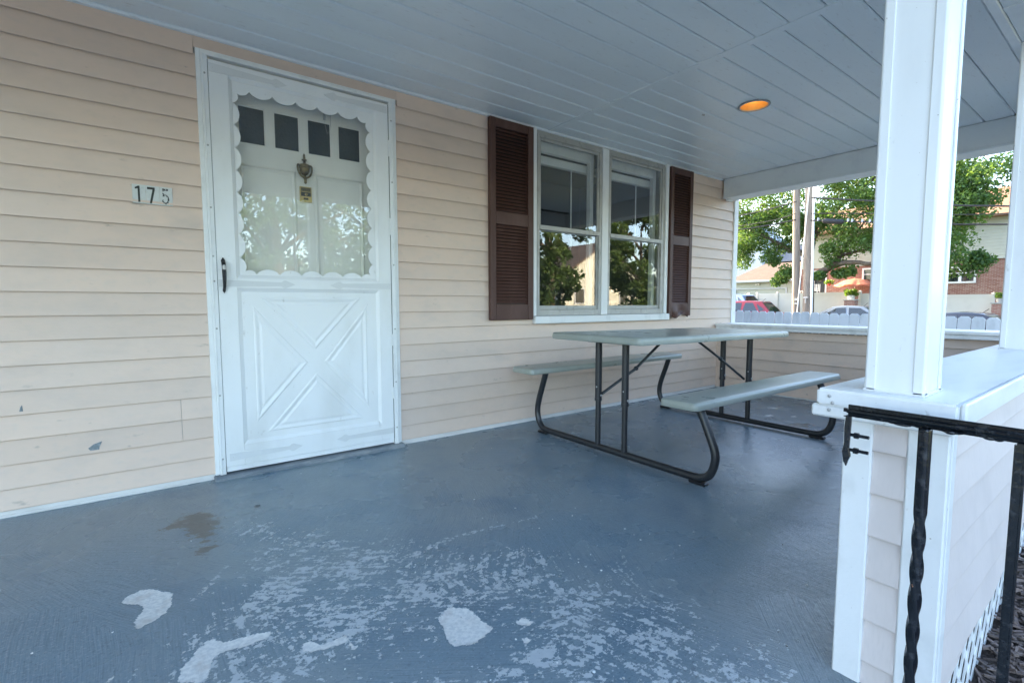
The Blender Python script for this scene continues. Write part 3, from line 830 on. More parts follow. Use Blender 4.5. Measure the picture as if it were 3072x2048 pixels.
# lower panel and its four raised triangles forming a cross
q = MB(); q.box(0.350, 1.052, -0.0245, -0.012, 0.170, 0.935)
q.build('lower_panel', MT['door_white'], sd)
def tri_frustum(p, wv_=0.028, h=0.0085):
    q = MB()
    c_ = Vector((sum(a for a, _ in p) / 3, sum(b__ for _, b__ in p) / 3))
    pts = [Vector(a) for a in p]
    def inset(d):
        out = []
        for i in range(3):
            a, b__, c2 = pts[i - 1], pts[i], pts[(i + 1) % 3]
            e1 = (b__ - a).normalized(); e2 = (c2 - b__).normalized()
            n1 = Vector((-e1.y, e1.x)); n2 = Vector((-e2.y, e2.x))
            if n1.dot(c_ - b__) < 0: n1 = -n1
            if n2.dot(c_ - b__) < 0: n2 = -n2
            bis = (n1 + n2).normalized()
            out.append(b__ + bis * (d / max(bis.dot(n1), 0.25)))
        return out
    y0_ = -0.0242
    loops = []
    for d, hh in ((0.0, 0.0), (0.006, 0.0042), (0.011, 0.0042), (wv_ * 0.8, 0.0006), (wv_, 0.0006), (wv_ * 1.35, 0.0036)):
        loops.append([(v.x, y0_ - hh, v.y) for v in inset(d)])
    q.loft(loops)
    return q.build('raised_triangle', MT['door_white'], sd)
tri_frustum([(0.402, 0.862), (0.402, 0.262), (0.660, 0.553)])
tri_frustum([(0.436, 0.905), (0.958, 0.905), (0.700, 0.622)])
tri_frustum([(0.990, 0.862), (0.990, 0.262), (0.744, 0.553)])
tri_frustum([(0.446, 0.204), (0.962, 0.204), (0.700, 0.492)])
# strap hinges with arrow ends
def strap(xa, xb, zc, wa, wb, name='hinge_strap'):
    s_ = 1 if xb > xa else -1
    L = abs(xb - xa)
    pts = [(0, wa), (L * .80, wb), (L * .82, wb + .004), (L * .84, wb * 2.0), (L * .87, wb * 2.0), (L, 0.0)]
    poly = [(xa + s_ * u, zc + w_) for u, w_ in pts] + [(xa + s_ * u, zc - w_) for u, w_ in reversed(pts[:-1])]
    q = MB(); q.prism(poly, 'y', -0.0375, -0.0335)
    for u in (0.05, 0.42, 0.86):
        q.sphere((xa + s_ * L * u, -0.0375, zc), (.0035, .002, .0035), 8, 4)
    return q.build(name, MT['strap'], sd)
strap(0.257, 0.606, 0.971, 0.0175, 0.010); strap(1.135, 0.786, 0.972, 0.0175, 0.010)
strap(0.257, 0.598, 1.983, 0.020, 0.010); strap(1.132, 0.781, 1.986, 0.020, 0.010)
strap(0.270, 0.614, 0.103, 0.020, 0.010); strap(1.136, 0.797, 0.106, 0.0175, 0.010)
# black thumb-latch handle
q = MB()
q.prism([(0.272, 1.072), (0.270, 1.081), (0.2745, 1.088), (0.2795, 1.096), (0.2845, 1.088), (0.289, 1.081), (0.287, 1.072)], 'y', -0.040, -0.034)
q.prism([(0.2735, 0.943), (0.2725, 0.934), (0.279, 0.922), (0.2855, 0.934), (0.2845, 0.943)], 'y', -0.040, -0.034)
loops = []
for z, yo, hw, th in ((1.078, -.036, .0085, .004), (1.068, -.052, .009, .008), (1.05, -.064, .009, .009), (1.02, -.067, .0095, .009), (0.99, -.066, .0085, .009), (0.965, -.060, .007, .009), (0.950, -.050, .0065, .009), (0.938, -.036, .0065, .004)):
    loops.append([(0.2795 - hw, yo - th * .4, z), (0.2795 - hw * .5, yo - th, z), (0.2795 + hw * .5, yo - th, z), (0.2795 + hw, yo - th * .4, z), (0.2795 + hw * .8, yo + th, z), (0.2795 - hw * .8, yo + th, z)])
q.loft(loops)
hd = q.build('door_handle', MT['hammered'], sd, smooth=True)
q = MB(); q.box(0.2725, 0.2865, -0.079, -0.070, 1.034, 1.058)
q.build('thumb_button', MT['galv'], sd, bevel=0.003)
q = MB()
for z in (1.72, 1.76, 1.80, 1.24, 1.30, .70, .74, .30, .34):
    pass
for za, zb in ((1.725, 1.818), (1.275, 1.372), (0.62, 0.69), (0.30, 0.37)):
    q = MB(); q.box(1.1345, 1.1465, -0.040, -0.034, za, zb)
    q.build('hinge_leaf', MT['white'], sd, bevel=0.0015)
q = MB(); q.box(1.1398, 1.1432, -0.030, -0.004, 0.054, 2.0185); q.box(0.2526, 0.2543, -0.030, -0.004, 0.054, 2.018)
q.build('seal_strip', MT['black'], sd)
q = MB(); q.box(0.256, 1.138, -0.033, -0.012, 0.030, 0.0535)
q.build('door_sweep', MT['door_white'], sd)
q = MB()
for x, zs_ in ((0.2395, (1.95, 1.62, 1.33, 1.1, .98, .75, .42, .1)), (1.157, (1.93, 1.58, 1.1, .72, .4, .12))):
    for z in zs_:
        q = MB(); q.lathe([(.0048, -.0370), (.0044, -.0390), (.0015, -.0397)], (x, 0, z), 'y', 10)
        q.build('frame_screw', MT['sash'], sd, smooth=True)
q = MB()
for k in range(15):
    q.tube([(0.79 + .006 * math.cos(a), -.002 + .006 * math.sin(a), 1.918 - .0036 * k - .0036 * a / 6.3) for a in np.linspace(0, 6.28, 8)], 0.0011, 5)
q.build('closer_spring', MT['galv'], sd)
q = MB()
for k in range(10):
    q.tube([(0.823 + .0022 * math.cos(a) * (k % 2), 0.0 + .0022 * math.cos(a) * (1 - k % 2), 1.91 - .008 * k + .0055 * math.sin(a)) for a in np.linspace(0, 6.28, 8)], 0.0007, 4)
q.tube([(0.79, 0, 1.863), (0.797, .002, 1.83), (.806, .002, 1.795), (.816, .001, 1.81), (0.823, 0, 1.832)], 0.0007, 4)
q.build('check_chain', MT['galv'], sd)

# --- entry door behind the glass
ed = thing('entry_door', None, None); ed.parent = house
q = MB(); yI = 0.066
xs_ = [0.30, 0.384, 0.507, 0.551, 0.675, 0.719, 0.842, 0.884, 1.008, 1.10]
q.box(0.26, 0.384, yI, yI + .04, 0.05, 2.03); q.box(1.008, 1.14, yI, yI + .04, 0.05, 2.03)
q.box(0.384, 1.008, yI, yI + .04, 1.875, 2.03); q.box(0.384, 1.008, yI, yI + .04, 0.05, 1.690)
for a, b_ in ((0.507, 0.551), (0.675, 0.719), (0.842, 0.884)):
    q.box(a, b_, yI, yI + .04, 1.690, 1.875)
q.build('door_leaf', MT['door_inner'], ed)
for a, b_ in ((0.384, 0.507), (0.551, 0.675), (0.719, 0.842), (0.884, 1.008)):
    q = MB(); q.box(a, b_, yI + .016, yI + .022, 1.690, 1.875); q.build('glass_lite', MT['dark_glass'], ed)
    mould(a - .008, b_ + .008, 1.682, 1.883, 0.012, yI - .0005, yI + .006, 'lite_bead', ed, MT['door_inner'])
for a, b_ in ((0.376, 0.652), (0.741, 1.02)):
    mould(a, b_, 0.62, 1.585, 0.012, yI - .0012, yI - .009, 'panel_bead', ed, MT['door_inner'])
    mould(a + .012, b_ - .012, 0.632, 1.573, 0.012, yI - .009, yI - .0012, 'panel_bead', ed, MT['door_inner'])
kn = MB(); kx, ky = 0.693, yI
kn.lathe([(.001, 1.684), (.0055, 1.676), (.006, 1.664), (.0065, 1.656), (.013, 1.652), (.013, 1.648), (.0065, 1.643), (.0075, 1.632), (.017, 1.627), (.029, 1.6225), (.029, 1.608), (.0255, 1.604), (.026, 1.592), (.021, 1.579), (.012, 1.571), (.006, 1.568), (.007, 1.560), (.004, 1.557)], (kx, ky - .012, 0), 'z', 18)
for s_ in (-1, 1):
    kn.tube(smooth_path([(kx + s_ * .031, ky - .014, 1.623), (kx + s_ * .037, ky - .018, 1.612), (kx + s_ * .034, ky - .022, 1.585), (kx + s_ * .022, ky - .024, 1.562), (kx + s_ * .006, ky - .024, 1.553)], 5), .0048, 8)
kn.lathe([(.013, 1.556), (.013, 1.550), (.008, 1.547), (.0065, 1.535), (.0075, 1.526), (.003, 1.521), (.001, 1.520)], (kx, ky - .024, 0), 'z', 14)
kn.build('door_knocker', MT['brass'], ed, smooth=True)
q = MB()
q.m(0).box(0.666, 0.727, yI - .010, yI, 1.4265, 1.508); q.m(1).box(0.671, 0.722, yI - .0115, yI - .010, 1.4565, 1.479); q.m(2).box(0.671, 0.722, yI - .0115, yI - .010, 1.482, 1.503)
q.m(1).box(0.684, 0.709, yI - .0115, yI - .010, 1.438, 1.449); q.m(1).box(0.674, 0.719, yI - .0120, yI - .0115, 1.488, 1.4965)
for k in range(9):
    q.m(2).box(0.677 + k * .0045, 0.6795 + k * .0045, yI - .0124, yI - .012, 1.490, 1.4945)
q.m(0).lathe([(.0068, 0), (.0068, -.003), (.0042, -.0035)], (0.697, yI - .0115, 1.467), 'y', 16)
q.m(1).lathe([(.004, -.0036), (.001, -.0042)], (0.697, yI - .0115, 1.467), 'y', 12)
q.build('door_viewer', [MT['gold'], MT['black'], MT['brass']], ed, bevel=0.0008)
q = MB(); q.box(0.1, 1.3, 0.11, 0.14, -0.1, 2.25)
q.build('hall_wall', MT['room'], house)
q = MB(); q.box(.236, .252, -.004, .066, .02, 2.034); q.box(1.144, 1.16, -.004, .066, .02, 2.034); q.box(.2525, 1.1435, 0, .066, 2.0195, 2.04)
q.build('door_jamb', MT['door_inner'], house)

# --- window
wi = thing('window', None, None); wi.parent = house
for bx in ((2.234, 2.262, -0.030, 0, 0.7815, 2.126), (3.776, 3.818, -0.030, 0, 0.7815, 2.126), (2.949, 3.021, -0.028, 0.0, 0.7815, 2.112)):
    q = MB(); q.box(*bx); q.build('casing', MT['white'], wi, bevel=0.002)
q = MB(); q.box(2.236, 3.836, -0.052, 0.02, 0.722, 0.779)
q.build('window_sill', MT['white'], wi, bevel=0.005)
q = MB(); q.box(2.262, 3.776, -0.012, 0.0, 2.095, 2.126)
q.build('head_trim', MT['sash'], wi)
def storm(xa, xb):
    zb_, zt_ = 0.826, 2.094
    q = MB()
    q.box(xa, xa + .024, -0.022, 0.02, 0.7815, zt_); q.box(xb - .024, xb, -0.022, 0.02, 0.7815, zt_)
    q.box(xa + .024, xb - .024, -0.022, 0.02, zt_ - .022, zt_); q.box(xa + .024, xb - .024, -0.020, 0.02, 0.7815, zb_ - .001)
    q.build('storm_frame', MT['sash'], wi, bevel=0.002)
    a, b_ = xa + .0245, xb - .0245
    q = MB()
    q.box(a, a + .016, -0.014, 0.0, 1.447, zt_ - .0225); q.box(b_ - .016, b_, -0.014, 0, 1.447, zt_ - .0225); q.box(a + .016, b_ - .016, -0.014, 0, zt_ - .044, zt_ - .0225)
    q.box(a, b_, -0.026, 0.0, 1.414, 1.4465)
    q.build('upper_sash', MT['sash'], wi, bevel=0.0018)
    q = MB(); q.box(a + .014, b_ - .014, -0.0075, -0.0045, 1.445, zt_ - .042); q.build('upper_glass', MT['glass'], wi)
    q = MB()
    q.box(a, a + .013, -0.006, 0.012, zb_, 1.4135); q.box(b_ - .013, b_, -0.006, 0.012, zb_, 1.4135); q.box(a + .013, b_ - .013, -0.006, 0.012, zb_, zb_ + .030)
    q.build('lower_sash', MT['sash'], wi, bevel=0.0018)
    q = MB(); q.box(a + .012, b_ - .012, 0.002, 0.005, zb_ + .029, 1.4135); q.build('lower_glass', MT['glass'], wi)
    # inner white window, its blind head and wand
    q = MB()
    q.box(xa + .02, xa + .06, 0.05, 0.09, 0.80, 2.08); q.box(xb - .062, xb - .022, 0.05, 0.09, 0.80, 2.08); q.box(xa + .06, xb - .062, 0.05, 0.09, 2.0, 2.08); q.box(xa + .06, xb - .062, 0.055, 0.09, 0.80, 0.85)
    q.box(xa + .06, xb - .062, 0.06, 0.10, 1.42, 1.455)
    q.build('inner_frame', MT['white'], wi, bevel=0.002)
    q = MB(); q.box(xa - .01, xb + .01, 0.105, 0.145, 1.93, 1.992)
    q.build('blind_head', MT['blind'], wi, bevel=0.004)
    q = MB(); q.tube([(lerp(xa, xb, .66), .095, 1.94), (lerp(xa, xb, .66), .095, 1.30)], .005, 6)
    q.build('blind_wand', MT['blind'], wi)
storm(2.272, 2.945); storm(3.025, 3.752)
q = MB(); q.box(3.753, 3.775, -0.020, 0.02, 0.7815, 2.094); q.build('jamb_filler', MT['sash'], wi)
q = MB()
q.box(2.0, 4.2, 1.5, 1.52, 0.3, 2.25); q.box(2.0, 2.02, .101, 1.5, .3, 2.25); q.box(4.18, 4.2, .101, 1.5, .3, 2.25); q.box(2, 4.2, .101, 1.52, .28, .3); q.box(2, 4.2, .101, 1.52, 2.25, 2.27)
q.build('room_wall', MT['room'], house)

# --- shutters
def shutter(x0, x1, torn_foot=False):
    sh = thing('shutter', None, None); sh.parent = house
    z0, z1 = 0.757, 2.113
    sw = 0.047
    for xa in (x0, x1 - sw):
        q = MB(); q.box(xa, xa + sw, -0.046, -0.014, z0, z1); q.build('stile', MT['shutter'], sh, bevel=0.003)
    a, b_ = x0 + sw, x1 - sw
    for za, zb_ in ((2.055, z1), (1.412, 1.500), (z0, 0.868)):
        if torn_foot and za == z0: continue
        q = MB(); q.box(a, b_, -0.043, -0.014, za, zb_); q.build('rail', MT['shutter'], sh, bevel=0.003)
    if torn_foot:
        q = MB(); n = 12; loops = []
        for k, (z, bulge) in enumerate(((0.875, 0), (0.845, .004), (0.815, .012), (0.79, .020), (0.772, .012), (0.752, .004))):
            l = []
            for i in range(n + 1):
                u = i / n; w_ = math.sin(u * math.pi * 2.2 + .4)
                l.append((lerp(a, b_, u), -0.043 - bulge * w_, z - (0.02 * math.sin(u * 6.8) if k >= 4 else 0)))
            loops.append(l)
        vs = [p for l in loops for p in l]
        q.add(vs, [(r * (n + 1) + i, r * (n + 1) + i + 1, (r + 1) * (n + 1) + i + 1, (r + 1) * (n + 1) + i) for r in range(5) for i in range(n)])
        vs2 = [(x, y + .003, z) for x, y, z in vs]
        q.add(vs2, [(r * (n + 1) + i, (r + 1) * (n + 1) + i, (r + 1) * (n + 1) + i + 1, r * (n + 1) + i + 1) for r in range(5) for i in range(n)])
        q.build('warped_rail', MT['shutter'], sh, smooth='all', recalc=False)
    q = MB(); q.box(a, b_, -0.0165, -0.0145, 0.86, 2.06)
    q.build('louver_back', MT['black'], sh)  # backing coloured black to paint shade into the gaps between louvers
    lv = MB(); lv.hexa([(a + .001, -0.0395, 0), (b_ - .001, -0.0395, 0), (b_ - .001, -0.0365, -.001), (a + .001, -0.0365, -.001), (a + .001, -0.0245, .0192), (b_ - .001, -0.0245, .0192), (b_ - .001, -0.0215, .0180), (a + .001, -0.0215, .0180)])
    first = None
    for za, zb_ in ((0.872, 1.410), (1.503, 2.052)):
        n = 24
        for k in range(n):
            z = lerp(za, zb_, (k + .1) / n)
            if first is None:
                first = lv.build('louver', MT['shutter'], sh); first.location = (0, 0, z)
            else:
                inst(first, 'louver', sh, (0, 0, z))
    q = MB()
    for z in (1.86, 1.6, 1.2, 0.98):
        for x in (x0 + .02, x1 - .02):
            q.sphere((x, -.046, z), (.005, .003, .005), 8, 4)
    q.build('screw_cap', MT['shutter'], sh)
    return sh
tag(shutter(1.846, 2.219), 'flat brown shutter left of the window')
tag(shutter(3.830, 4.172, True), 'brown shutter with a warped lower rail')

# ------------------------------------------------------------------ house number tiles
hn = thing('house_number', 'small house number plate reading 175 on the siding left of the door', 'house number', (0.02, -0.0145, 1.362))
def ytilt(z): return -0.0115 - 0.0105 * (1 - (z - 1.327) / .101) * .45
def tile(x0, x1):
    q = MB(); q.hexa([(x0, -.0155, 1.320), (x1, -.0155, 1.321), (x1, -.010, 1.321), (x0, -.010, 1.320), (x0, -.0125, 1.404), (x1, -.0125, 1.404), (x1, -.004, 1.404), (x0, -.004, 1.404)])
    return q.build('number_tile', MT['num_tile'], hn, bevel=0.0006)
tile(-0.056, -0.0075); tile(-0.0068, 0.0430); tile(0.0437, 0.0915)
def digit(polys, x0, m):
    q = MB()
    for pl in polys:
        q.loft([[(x0 + u, -.0127 - .003 * (1.404 - (1.320 + w_)) / .084 - .0008, 1.320 + w_) for u, w_ in pl], [(x0 + u, -.0120 - .003 * (1.404 - (1.320 + w_)) / .084, 1.320 + w_) for u, w_ in pl]])
    return q.build('digit', m, hn)
digit([[(.020, .006), (.0275, .006), (.0275, .078), (.0215, .078), (.010, .070), (.010, .063), (.020, .066)]], -0.056, MT['num_black'])
digit([[(.012, .005), (.020, .005), (.033, .066), (.033, .077), (.005, .077), (.005, .067), (.0245, .067)]], -0.0068, MT['num_black'])
def five():
    out = [[(.010, .068), (.032, .068), (.032, .077), (.010, .077)], [(.010, .040), (.0165, .044), (.0165, .068), (.010, .068)]]
    pts_o, pts_i = [], []
    for k in range(13):
        a = math.radians(140 - k * 27.5 * .96)
        pts_o.append((.0205 + .0145 * math.cos(a), .0285 + .0225 * math.sin(a)))
        pts_i.append((.0205 + .0080 * math.cos(a), .0285 + .0150 * math.sin(a)))
    for k in range(12):
        out.append([pts_o[k], pts_o[k + 1], pts_i[k + 1], pts_i[k]])
    return out
digit(five(), 0.0437, MT['num_worn'])

# ------------------------------------------------------------------ porch ceiling
ceil = bpy.data.objects.new('porch_ceiling', None); COL.objects.link(ceil); tag(ceil, kind='structure')
ORG[ceil.name] = Vector((0, 0, 0))
ZC = 2.130
def soffit(x0, x1, y0, y1, name='soffit_board'):
    q = MB(); c_ = 0.0050
    ya, yb_ = y0 + .0019, y1 - .0019
    prof = [(ya, ZC + .022), (ya, ZC + c_), (ya + c_ * 1.3, ZC), (yb_ - c_ * 1.3, ZC), (yb_, ZC + c_), (yb_, ZC + .022)]
    q.loft([[(x0, y, z) for y, z in prof], [(x1, y, z) for y, z in prof]])
    return q.build(name, MT['ceiling'], ceil)
LX, LY, LR = 3.14, -1.14, 0.083
cut = []
ye = [-0.026] + [-0.172 - .152 * k for k in range(15)]
for k in range(len(ye) - 1):
    if ye[k + 1] < -2.34: break
    soffit(-3.2, 2.3635, max(ye[k + 1], -2.33), ye[k])
ye = [-0.026] + [-0.140 - .1508 * k for k in range(15)]
for k in range(len(ye) - 1):
    y1, y0 = ye[k], max(ye[k + 1], -2.33)
    if y0 >= y1: break
    o = soffit(2.4105, 4.775, y0, y1)
    if y0 < LY + LR and y1 > LY - LR: cut.append(o)
q = MB(); q.box(2.364, 2.410, -2.33, -0.026, ZC - .003, ZC + .02)
q.build('joint_cover', MT['ceiling'], ceil, bevel=0.0015)
q = MB(); q.prism([(-0.026, ZC - .012), (-0.002, ZC - .012), (-0.002, ZC + .02), (-0.026, ZC + .02)], 'x', -3.2, 4.72)
q.build('wall_trim', MT['ceiling'], ceil, bevel=0.003)
q = MB(); q.box(-3.2, 3.02, -2.33, -.02, ZC + .0225, ZC + .03); q.box(3.26, 4.78, -2.33, -.02, ZC + .0225, ZC + .03)
q.build('ceiling_backing', MT['dark_gap'], ceil)
# round opening for the recessed lamp
cy_ = MB(); cy_.lathe([(LR, ZC - .05), (LR, ZC + .06)], (LX, LY, 0), 'z', 40)
cutter = cy_.build('lamp_opening', MT['ceiling'])
for o in cut:
    md = o.modifiers.new('b', 'BOOLEAN'); md.operation = 'DIFFERENCE'; md.object = cutter; md.solver = 'EXACT'
bpy.context.view_layer.update()
dg = bpy.context.evaluated_depsgraph_get()
news = [(o, bpy.data.meshes.new_from_object(o.evaluated_get(dg))) for o in cut]
for o, nm in news:
    o.modifiers.clear(); o.data = nm
bpy.data.objects.remove(cutter)

lt = thing('ceiling_light', 'round recessed ceiling light glowing amber above the picnic table', 'ceiling light', (LX, LY, ZC))
q = MB(); q.lathe([(.083, ZC - .001), (.094, ZC - .001), (.096, ZC - .004), (.093, ZC - .0075), (.083, ZC - .0085), (.0805, ZC - .004), (.0805, ZC + .004), (.083, ZC + .004)], (LX, LY, 0), 'z', 40, cap=False)
q.add([], [])
q.build('trim_ring', mat('lamp_ring', (0.32, 0.33, 0.34), 0.45), lt, smooth=True)
q = MB(); pr = []
for k in range(15):
    z = ZC - .003 + k * .009; r = .0800 - .0013 * k
    pr += [(r, z), (r - .0018, z + .004)]
q.lathe(pr + [(.02, ZC + .13)], (LX, LY, 0), 'z', 40, cap=False)
q.lathe([(.082, ZC + .004), (.082, ZC + .14), (.01, ZC + .14)], (LX, LY, 0), 'z', 24, cap=False)
q.build('baffle', MT['baffle'], lt, smooth=True)
q = MB(); q.lathe([(.004, ZC + .060), (.018, ZC + .066), (.026, ZC + .085), (.022, ZC + .105), (.013, ZC + .127)], (LX, LY, 0), 'z', 20)
bl = MT['bulb'].node_tree.nodes['Principled BSDF']
bl.inputs['Emission Color'].default_value = (1.0, 0.70, 0.34, 1); bl.inputs['Emission Strength'].default_value = 2.4
q.build('bulb', MT['bulb'], lt, smooth='all')

# ------------------------------------------------------------------ header beams
bf = thing('porch_beam', 'white wrapped beam along the far end of the porch ceiling', 'beam', (4.8, -1.1, 2.03), 'porch header beams')
q = MB(); q.box(4.722, 4.90, -2.60, -0.026, 1.955, 2.128)
q.build('beam_wrap', MT['beam'], bf, bevel=0.003)
q = MB(); q.box(4.712, 4.91, -2.60, -0.026, 1.935, 1.9545)
q.build('bottom_cap', MT['beam'], bf, bevel=0.004)
q = MB(); q.box(4.77, 4.85, -0.055, -0.0265, 1.917, 1.9345); q.build('end_clip', MT['white'], bf, bevel=.002)
b2_ = thing('porch_beam', 'white wrapped beam over the columns along the front of the porch', 'beam', (1.0, -2.45, 2.03), 'porch header beams')
q = MB(); q.box(-3.2, 4.711, -2.60, -2.362, 1.942, 2.128)
q.build('beam_wrap', MT['beam'], b2_, bevel=0.003)
q = MB(); q.box(-3.2, 4.711, -2.361, -2.331, 1.935, 2.128)
q.build('edge_trim', MT['beam'], b2_, bevel=0.003)
q = MB()
for x in (0.6, 1.9, 2.55, 3.85):
    q.box(x, x + .035, -2.60, -2.362, 1.9385, 1.9418)
q.build('joint_strip', MT['beam'], b2_)

# ------------------------------------------------------------------ porch half walls
pw = thing('porch_wall', 'low sided half wall along the front of the porch with thick white cap', 'half wall', (1.26, -2.45, 0), 'porch half walls')
q = MB(); q.box(1.275, 4.70, -2.530, -2.375, 0.16, 0.60); q.box(1.275, 4.70, -2.45, -2.375, -0.03, 0.159); q.build('core', MT['interior'], pw)
def wboard(p, rz, L, h, m, par):
    key = (round(L, 3), round(h, 3), m.name)
    if key not in _bm: _bm[key] = board_mesh('siding_board', L, h, m)
    o = bpy.data.objects.new('siding_board', _bm[key]); COL.objects.link(o); o.parent = par
    o.location = Vector(p) - org(par); o.rotation_euler = (random.uniform(-.006, .006), random.uniform(-.002, .002), rz)
    return o
# end face (looks towards -x): boards run along y
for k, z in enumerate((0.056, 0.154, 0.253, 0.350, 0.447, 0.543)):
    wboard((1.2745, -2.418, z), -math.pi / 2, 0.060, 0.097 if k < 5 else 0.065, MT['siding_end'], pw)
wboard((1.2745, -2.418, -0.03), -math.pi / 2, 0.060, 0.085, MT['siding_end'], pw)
q = MB(); q.box(1.256, 1.2745, -2.418, -2.362, -0.004, 0.612)
q.build('end_trim', MT['white_wood'], pw, bevel=0.003)
q = MB(); q.box(1.258, 1.2745, -2.5125, -2.4785, -0.25, 0.606)
q.build('end_trim', MT['white_wood'], pw, bevel=0.003)
q = MB(); q.box(1.252, 1.2745, -2.5475, -2.5130, -0.4, 0.612); q.box(1.2745, 1.31, -2.5475, -2.531, -.4, .612)
q.build('corner_trim', MT['white_wood'], pw, bevel=0.003)
q = MB(); q.box(1.2745, 1.279, -2.479, -2.362, -.25, .612); q.build('end_backing', MT['torn'], pw)
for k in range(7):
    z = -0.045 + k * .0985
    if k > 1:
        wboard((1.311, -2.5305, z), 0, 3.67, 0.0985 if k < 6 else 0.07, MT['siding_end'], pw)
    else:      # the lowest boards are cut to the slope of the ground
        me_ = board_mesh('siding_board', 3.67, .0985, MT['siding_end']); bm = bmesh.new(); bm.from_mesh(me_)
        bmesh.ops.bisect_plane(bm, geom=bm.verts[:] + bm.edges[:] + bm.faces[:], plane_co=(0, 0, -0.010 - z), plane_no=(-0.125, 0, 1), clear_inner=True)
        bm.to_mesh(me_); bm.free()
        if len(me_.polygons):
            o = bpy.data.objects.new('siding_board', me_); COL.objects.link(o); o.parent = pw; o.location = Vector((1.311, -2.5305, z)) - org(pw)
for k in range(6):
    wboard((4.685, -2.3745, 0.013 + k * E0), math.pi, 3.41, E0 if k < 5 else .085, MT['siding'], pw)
# cap: two stepped boards and a rim
q = MB()
q.box(1.236, 4.635, -2.560, -2.310, 0.632, 0.670)
q.build('cap_board', MT['white_wood'], pw, bevel=0.005, seg=2)
q = MB(); q.box(1.242, 4.635, -2.552, -2.298, 0.604, 0.6315)
q.build('cap_underboard', MT['white_wood'], pw, bevel=0.004)
q = MB(); q.box(1.240, 4.6, -2.571, -2.5605, 0.626, 0.6725)
q.build('cap_rim', MT['white_wood'], pw, bevel=0.003)
q = MB()
for (y, z) in ((-2.338, 0.655), (-2.345, 0.640), (-2.336, .622)):
    q.lathe([(.0042, 0), (.0040, -.002), (.001, -.003)], (1.2365 if z > .632 else 1.2425, y, z), 'x', 10)
q.build('cap_nail', MT['galv'], pw, smooth=True)

pf = thing('porch_wall', 'low beige half wall across the far end of the porch under a white rail', 'half wall', (4.8, -1.2, 0), 'porch half walls')
q = MB(); q.box(4.715, 4.98, -2.53, -0.002, -0.6, 0.60); q.build('core', MT['interior'], pf)
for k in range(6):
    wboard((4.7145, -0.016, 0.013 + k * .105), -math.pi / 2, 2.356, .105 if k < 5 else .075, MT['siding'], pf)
q = MB(); q.box(4.640, 5.03, -2.575, -0.026, 0.642, 0.668); q.build('cap_board', MT['white_wood'], pf, bevel=0.004)
q = MB(); q.box(4.652, 5.02, -2.575, -0.026, 0.610, 0.6415); q.build('cap_underboard', MT['white_wood'], pf, bevel=0.003)
q = MB()
for k in range(16):
    y = -0.55 - k * .055
    q.box(4.690, 4.7005, y - .036, y, 0.6045, 0.6095)
q.build('vent_slot', MT['black'], pf)
q = MB(); q.box(4.700, 4.7145, -2.355, -0.016, -0.002, 0.012); q.build('base_bead', MT['starter'], pf, bevel=.003)
q = MB(); q.box(4.703, 4.7145, -.0155, -.0025, .013, .61); q.build('inner_corner', MT['siding'], pf)

# lattice skirt below the front wall
la = thing('lattice_skirt', 'white diagonal lattice closing the gap between half wall and mulch', 'lattice', (1.3, -2.565, -0.2))
def lz(x): return -0.010 + 0.125 * (min(x, 2.6) - 1.3)
def lb_(x): return mz(x) - 0.02
ymid = -2.512
sp = 0.078
for d in (1, -1):
    k = 0
    x = 1.28
    while x < 4.9:
        # slat goes from (x, bottom) leaning 58 degrees
        zb_ = lb_(x); zt_ = lz(x) + .03
        H = zt_ - zb_
        dx = d * H * 0.62
        if 1.27 < x + dx < 4.95:
            zt2 = lz(x + dx) + .03
            a = Vector((x, 0, zb_)); e = Vector((x + dx, 0, zt2)) - a
            w_ = Vector((-e.z, 0, e.x)).normalized() * 0.0105
            yo = ymid - (0.0032 if d > 0 else 0.0)
            q = MB()
            P = [a - w_, a + w_, a + e + w_, a + e - w_]
            q.loft([[(p.x, yo - .003, p.z) for p in P], [(p.x, yo, p.z) for p in P]])
            q.build('slat', MT['white'], la)
        x += sp
q = MB(); q.box(1.29, 4.9, -2.470, -2.468, -.6, .159); q.build('dark_void', MT['soil'], la)

# ------------------------------------------------------------------ columns
def column(xc, yc, label):
    c_ = thing('porch_column', label, 'column', (xc, yc, 0.67), 'porch columns')
    hx, hy = 0.060, 0.0505
    q = MB(); q.box(xc - hx, xc + hx, yc - hy, yc + hy, 0.6705, 1.9415)
    q.build('shaft', MT['column'], c_)
    for sx in (-1, 1):
        for sy in (-1, 1):
            w_ = 0.017; t_ = 0.0035
            X0, Y0 = xc + sx * hx, yc + sy * hy
            poly = [(X0 + sx * t_, Y0 + sy * 0.0), (X0 + sx * t_, Y0 - sy * w_), (X0, Y0 - sy * w_ - sy * .001), (X0 + 0.0, Y0), (X0 - sx * w_ - sx * .001, Y0), (X0 - sx * w_, Y0 + sy * t_), (X0, Y0 + sy * t_), (X0 + sx * t_ * .7, Y0 + sy * t_ * .7)]
            q = MB()
            # quarter-round corner bead
            arc = []
            q.prism([(X0, Y0 - sy * w_), (X0 + sx * t_, Y0 - sy * w_), (X0 + sx * t_, Y0 - sy * .001), (X0 + sx * t_ * .6, Y0 + sy * t_ * .6), (X0 - sx * .001, Y0 + sy * t_), (X0 - sx * w_, Y0 + sy * t_), (X0 - sx * w_, Y0), (X0, Y0)], 'z', 0.671, 1.9412)
            q.build('corner_trim', MT['column'], c_, bevel=0.0008)
    q = MB(); q.lathe([(.001, 0), (.001, 0)], (0, 0, 0), 'z', 3) if False else None
    q.box(xc - hx - .006, xc + hx + .006, yc - hy - .006, yc + hy + .006, 0.6695, 0.6765)
    q.build('caulk_base', MT['column'], c_, bevel=0.0025, seg=2)
    return c_
column(1.350, -2.4415, 'thick white porch column standing at the near end of the white cap')
